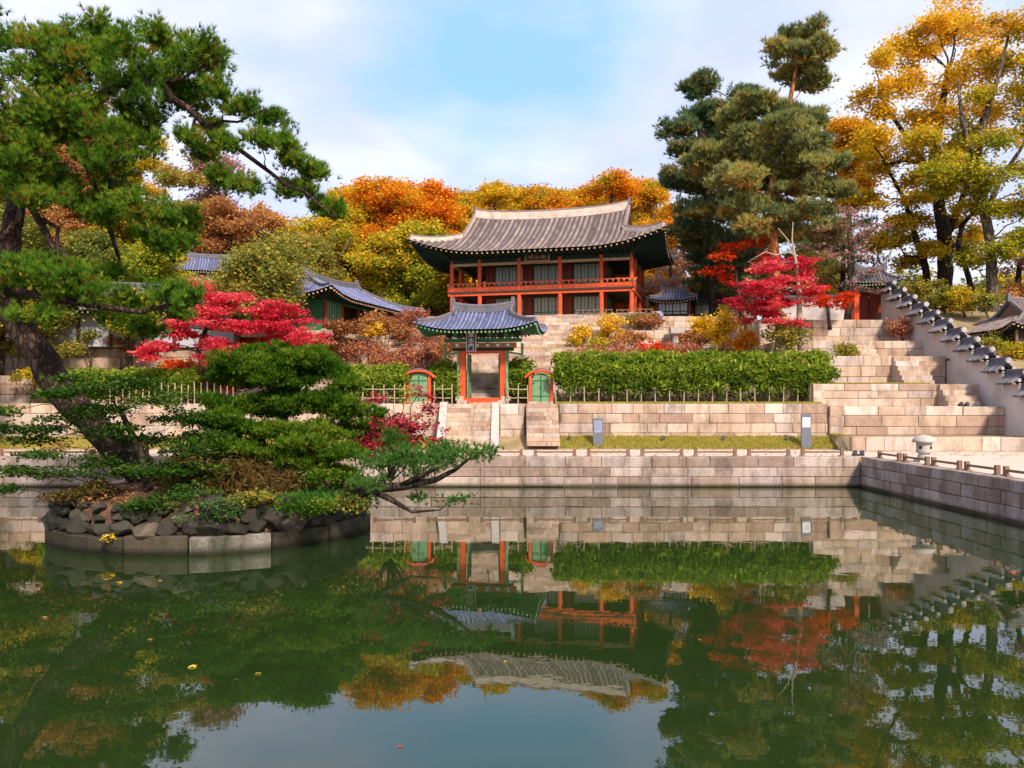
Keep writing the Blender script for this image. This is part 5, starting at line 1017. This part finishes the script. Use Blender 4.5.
# ---- woods behind (each tree its own)
def wood(name, label, cat, px, D, top, rx, leaf, bark=bark_grey, bot=None, kind='leaf', dens=4.0, seed=0, size=.32, tb=0.0, per=38, tw=90):
    x, y, z0 = gbase(px, D); yb = HY - (z0 - CZ) * F / D; bot = bot or yb - 14
    bs = []; n = int(20 + rx / 2.5)
    for i in range(n):
        f_ = RNG.uniform(0, 1) ; yy = top + 9 + (bot - top - 14) * f_; wd = rx * (0.35 + .65 * math.sin(PI * min(1, .22 + f_ * .7)))
        bs.append((px + RNG.uniform(-1, 1) * wd * .75, yy, rx * RNG.uniform(.30, .48), rx * RNG.uniform(.18, .32)))
    bs.append((px, top + 10, rx * .35, 9))
    return tree(name, label, cat, (x, y, z0), tk([(px, yb, 4), (px + 2, yb - (yb - top) * .35, 3.2), (px - 3, yb - (yb - top) * .6, 2.4), (px, top + 22, 1.2)], D), bl(bs, D, 3.2), leaf, bark, kind, leaf_size=size, dens=dens, per=per, cr=.95, flat=.55, split=(5, .44), limb_r=.1, twigs=tw, tmix=.55, needle=(.4, .07, 7), tbias=tb, tgrad=.2)
WD = [('orange_tree', 'large orange-crowned tree left of the pavilion roof', 388, 82, 176, 40, 'orange', 300, 0), ('orange_tree', 'orange tree touching the left tip of the pavilion roof', 432, 84, 178, 30, 'orange', 290, -.1),
      ('yellow_oak', 'yellow-green tree above the side hall roof', 335, 80, 200, 34, 'yellow_green', None, .05), ('green_tree', 'green and yellow tree between the side hall and the pavilion', 420, 76, 222, 34, 'yellow_green', None, -.2),
      ('yellow_tree', 'bright yellow tree beside the left columns of the pavilion', 447, 80, 240, 22, 'gold', None, 0), ('yellow_tree', 'dull yellow tree at the right end of the side hall', 380, 74, 235, 26, 'yellow_green', None, -.1),
      ('gold_tree', 'golden tree peeking over the left end of the pavilion ridge', 495, 92, 182, 32, 'gold', None, -.2), ('orange_tree', 'amber tree over the middle of the pavilion ridge', 540, 94, 184, 32, 'orange', None, .25),
      ('orange_tree', 'bright orange tree over the right end of the pavilion ridge', 612, 88, 168, 36, 'orange', None, .1), ('orange_tree', 'orange tree behind the right eaves of the pavilion', 655, 86, 180, 24, 'orange', None, .3),
      ('gold_tree', 'golden tree between the amber and the bright orange trees over the ridge', 578, 96, 188, 26, 'gold', None, -.1), ('gold_tree', 'yellow tree low behind the right eaves of the pavilion', 668, 88, 218, 20, 'gold', None, -.1),
      ('rust_tree', 'rust-brown tree above the crimson maple at left', 225, 84, 200, 34, 'rust', None, 0), ('orange_tree', 'pale orange tree between the rust tree and the pine branch tip', 258, 88, 203, 28, 'rust', None, .3),
      ('olive_tree', 'olive tree directly behind the crimson maple at left, hiding the gable of the side hall', 268, 53.0, 240, 36, 'olive', 318, 0), ('olive_tree', 'olive tree between the side hall gable and the crimson maple', 305, 74, 232, 30, 'olive', None, .1),
      ('olive_tree', 'low olive tree above the left end of the crimson maple', 235, 53.5, 262, 24, 'olive', 310, .1), ('pink_twig_tree', 'mauve thin-twigged tree seen between the pine branches', 212, 90, 148, 28, 'pink_brown', 215, .2),
      ('yellow_oak', 'yellow-green round tree under the pine at left', 150, 68, 240, 32, 'yellow_green', None, -.25), ('dark_tree', 'dark green tree behind the pine trunk at left', 95, 76, 230, 36, 'olive', None, -.3),
      ('yellow_oak', 'pale green tree behind the lower pine branches', 165, 82, 165, 32, 'olive', None, .15), ('orange_tree', 'orange tree behind the pine at the left edge', 60, 86, 200, 36, 'rust', None, .1),
      ('yellow_oak', 'yellow tree far left behind the pine', 110, 90, 190, 34, 'yellow_green', None, 0), ('dark_tree', 'dark green tree behind the left edge', 20, 80, 215, 36, 'olive', None, -.2), ('rust_tree', 'rust tree far beyond the left edge of the pine', 10, 96, 170, 36, 'rust', None, 0),
      ('rust_tree', 'tall tan-leaved tree behind the top of the leaning pine', 75, 88, 92, 44, 'rust', 220, .2), ('yellow_oak', 'tall pale yellow-green tree behind the middle of the leaning pine', 130, 92, 118, 36, 'yellow_green', 240, 0), ('olive_tree', 'tall olive tree behind the pine at the very left', 15, 90, 110, 40, 'olive', 220, 0), ('orange_tree', 'small orange tree between the two orange crowns left of the pavilion roof', 412, 90, 186, 26, 'orange', 290, .1), ('gold_tree', 'amber tree just left of the left end of the pavilion ridge', 470, 96, 190, 26, 'orange', 290, .3), ('gold_tree', 'yellow tree over the left part of the pavilion ridge', 517, 98, 186, 24, 'gold', 290, -.2), ('orange_tree', 'low orange tree over the middle of the pavilion ridge, right of the amber one', 560, 90, 190, 24, 'orange', 290, .15), ('orange_tree', 'orange tree between the bright orange tree and the amber ones over the ridge', 592, 98, 186, 26, 'orange', 290, .2), ('orange_tree', 'orange tree just right of the pavilion ridge end', 640, 94, 178, 26, 'orange', 290, 0), ('yellow_oak', 'mixed yellow and green tree left of the two orange crowns', 350, 90, 188, 28, 'yellow_green', 290, .15), ('gold_tree', 'yellow tree in the gap right of the mauve tree', 295, 96, 215, 28, 'yellow_green', None, .1), ('dark_tree', 'dark green tree behind the bare trunk above the side hall', 355, 88, 215, 26, 'pine_back', None, 0),
      ('orange_tree', 'orange tree high behind the yellow one above the side hall', 365, 94, 185, 30, 'orange', None, .2), ('gold_tree', 'golden tree filling the gap left of the pavilion ridge', 465, 90, 195, 24, 'yellow_green', None, .15),
      ('olive_tree', 'olive tree behind the tall pines, right of the pavilion', 765, 80, 215, 30, 'olive', None, 0), ('olive_tree', 'dim olive tree behind the red-trunk pine', 810, 84, 225, 30, 'olive', None, .1), ('rust_tree', 'rust tree behind the dark pine', 705, 84, 232, 24, 'rust', None, .2),
      ('dark_tree', 'dark green conifer low behind the loose red maple', 735, 74, 250, 24, 'pine_back', None, -.1), ('gold_tree', 'amber tree between the pines and the golden tree', 850, 76, 118, 22, 'orange', 215, .2)]
for i, (nm_, lb, px_, D_, top, rx, lf, bot, tb) in enumerate(WD):
    wood(nm_, lb, 'tree', px_, D_, top, rx, lf, bot=bot, tb=tb, dens=1.6 if lf == 'pink_brown' and 'mauve' in lb else 5.5, tw=260 if 'mauve' in lb else 80, size=.2 if 'mauve' in lb else (.15 if D_ < 60 else .19), per=16 if 'mauve' in lb else (30 if D_ < 60 else 60))
for i, (px_, D_, top, rx, lf) in enumerate(((45, 54.5, 285, 26, 'olive'), (128, 55, 292, 22, 'yellow_green'), (0, 54, 270, 30, 'yellow_green'), (200, 60, 280, 22, 'rust'), (-40, 50, 240, 40, 'olive'), (-80, 40, 180, 60, 'yellow_green'))):
    wood('slope_tree', ['small olive tree before the white hall at left', 'small yellow-green tree at the right end of the white hall', 'yellow-green tree on the slope at the left edge', 'small rust tree behind the left crimson maple', 'olive tree beyond the left edge', 'large yellow-green tree on the bank beyond the left edge'][i], 'tree', px_, D_, top, rx, lf, bot=330 if D_ > 53 else 380, size=.14, per=40, dens=6)
# bare forked trunk over the side hall
tree('bare_tree', 'nearly leafless forked grey tree above the roof of the side hall', 'tree', gbase(337, 73), tk([(337, 310, 3), (337, 282, 2.6), (334, 262, 2.1), (325, 245, 1.3), (318, 232, .5)], 73), bl([(326, 226, 16, 9), (345, 228, 16, 9), (335, 238, 18, 8)], 73, 1), 'yellow_green', bark_grey, 'leaf', leaf_size=.16, dens=5, per=12, cr=.6, limb_r=.05, twigs=120, extra=[tk([(336, 266, 1.8), (345, 248, 1.1), (352, 236, .4)], 73), tk([(334, 262, 1.4), (330, 240, .7), (334, 225, .3)], 73)])
# far wood on the hill as one mass
n = 2600; X = RNG.uniform(-110, 2, n); Y = RNG.uniform(98, 135, n); Zg = np.array([H(a_, b_) for a_, b_ in zip(X, Y)]) + RNG.uniform(0, 6, n)
P_ = np.repeat(np.stack([X, Y, Zg], 1), 24, 0) + RNG.normal(size=(n * 24, 3)) * np.array([1.3, 1.3, .9]); V, Fc, tt = quads(P_, .5, np.repeat(RNG.uniform(0, 1, n), 24) * .7 + RNG.uniform(0, .3, n * 24))
tag(nobj('far_wood', V, Fc, LM['yellow_green'], None, tt), 'distant mass of olive and yellow trees on the hill behind', 'wood', kind='stuff')

# ---- leaves on the water
LP = [(193, 667, 'gold', .16), (258, 674, 'orange', .12), (400, 747, 'scarlet', .06), (45, 618, 'rust', .14), (120, 583, 'gold', .16), (160, 581, 'gold', .1), (60, 527, 'rust', .1), (505, 662, 'gold', .07), (1013, 573, 'scarlet', .2), (150, 640, 'rust', .1), (38, 590, 'rust', .12), (700, 640, 'rust', .06), (480, 610, 'rust', .08)]
for i, (px_, py_, lf, s) in enumerate(LP):
    D_ = CZ * F / (py_ - HY); x = (px_ - CX) * D_ / F; an = rs.uniform(0, 6)
    vs = [(math.cos(an + a_) * r_ * s, math.sin(an + a_) * r_ * s, .006 + (.02 * s * 5 if k_ % 2 else 0)) for k_, (a_, r_) in enumerate(((0, .6), (.6, .3), (1.3, .45), (2.2, .25), (3.1, .5), (4, .25), (4.9, .45), (5.7, .3)))]
    o = nobj('fallen_leaf', vs, [tuple(range(8))], LM[lf], None, [rs.uniform(.6, 1)], loc=(x, D_, 0)); tag(o, 'small fallen leaf floating on the pond, %s of those scattered over the water' % {'gold': 'a yellow one', 'orange': 'an orange one', 'scarlet': 'a red one', 'rust': 'a brown one'}[lf], 'leaf', 'fallen leaves on the water')

# fallen leaves lying on the banks and steps
n = 5200; X = RNG.uniform(-26, 26, n); Y = np.concatenate([RNG.uniform(37.8, 43.6, 1500), RNG.uniform(45.6, 62, n - 1500)]); k_ = np.array([(not (16.3 < a_ < 16.9)) and H(a_, b_) > 0 for a_, b_ in zip(X, Y)]); X, Y = X[k_], Y[k_]
P_ = np.stack([X, Y, np.array([H(a_, b_) for a_, b_ in zip(X, Y)]) + .03], 1); V, Fc, tt = quads(P_, .09, RNG.uniform(0, 1, len(P_)), up=3.0)
tag(nobj('leaf_litter', V, Fc, LM['rust'], None, tt), 'scattered brown fallen leaves on the banks and terraces', 'leaf litter', kind='stuff')
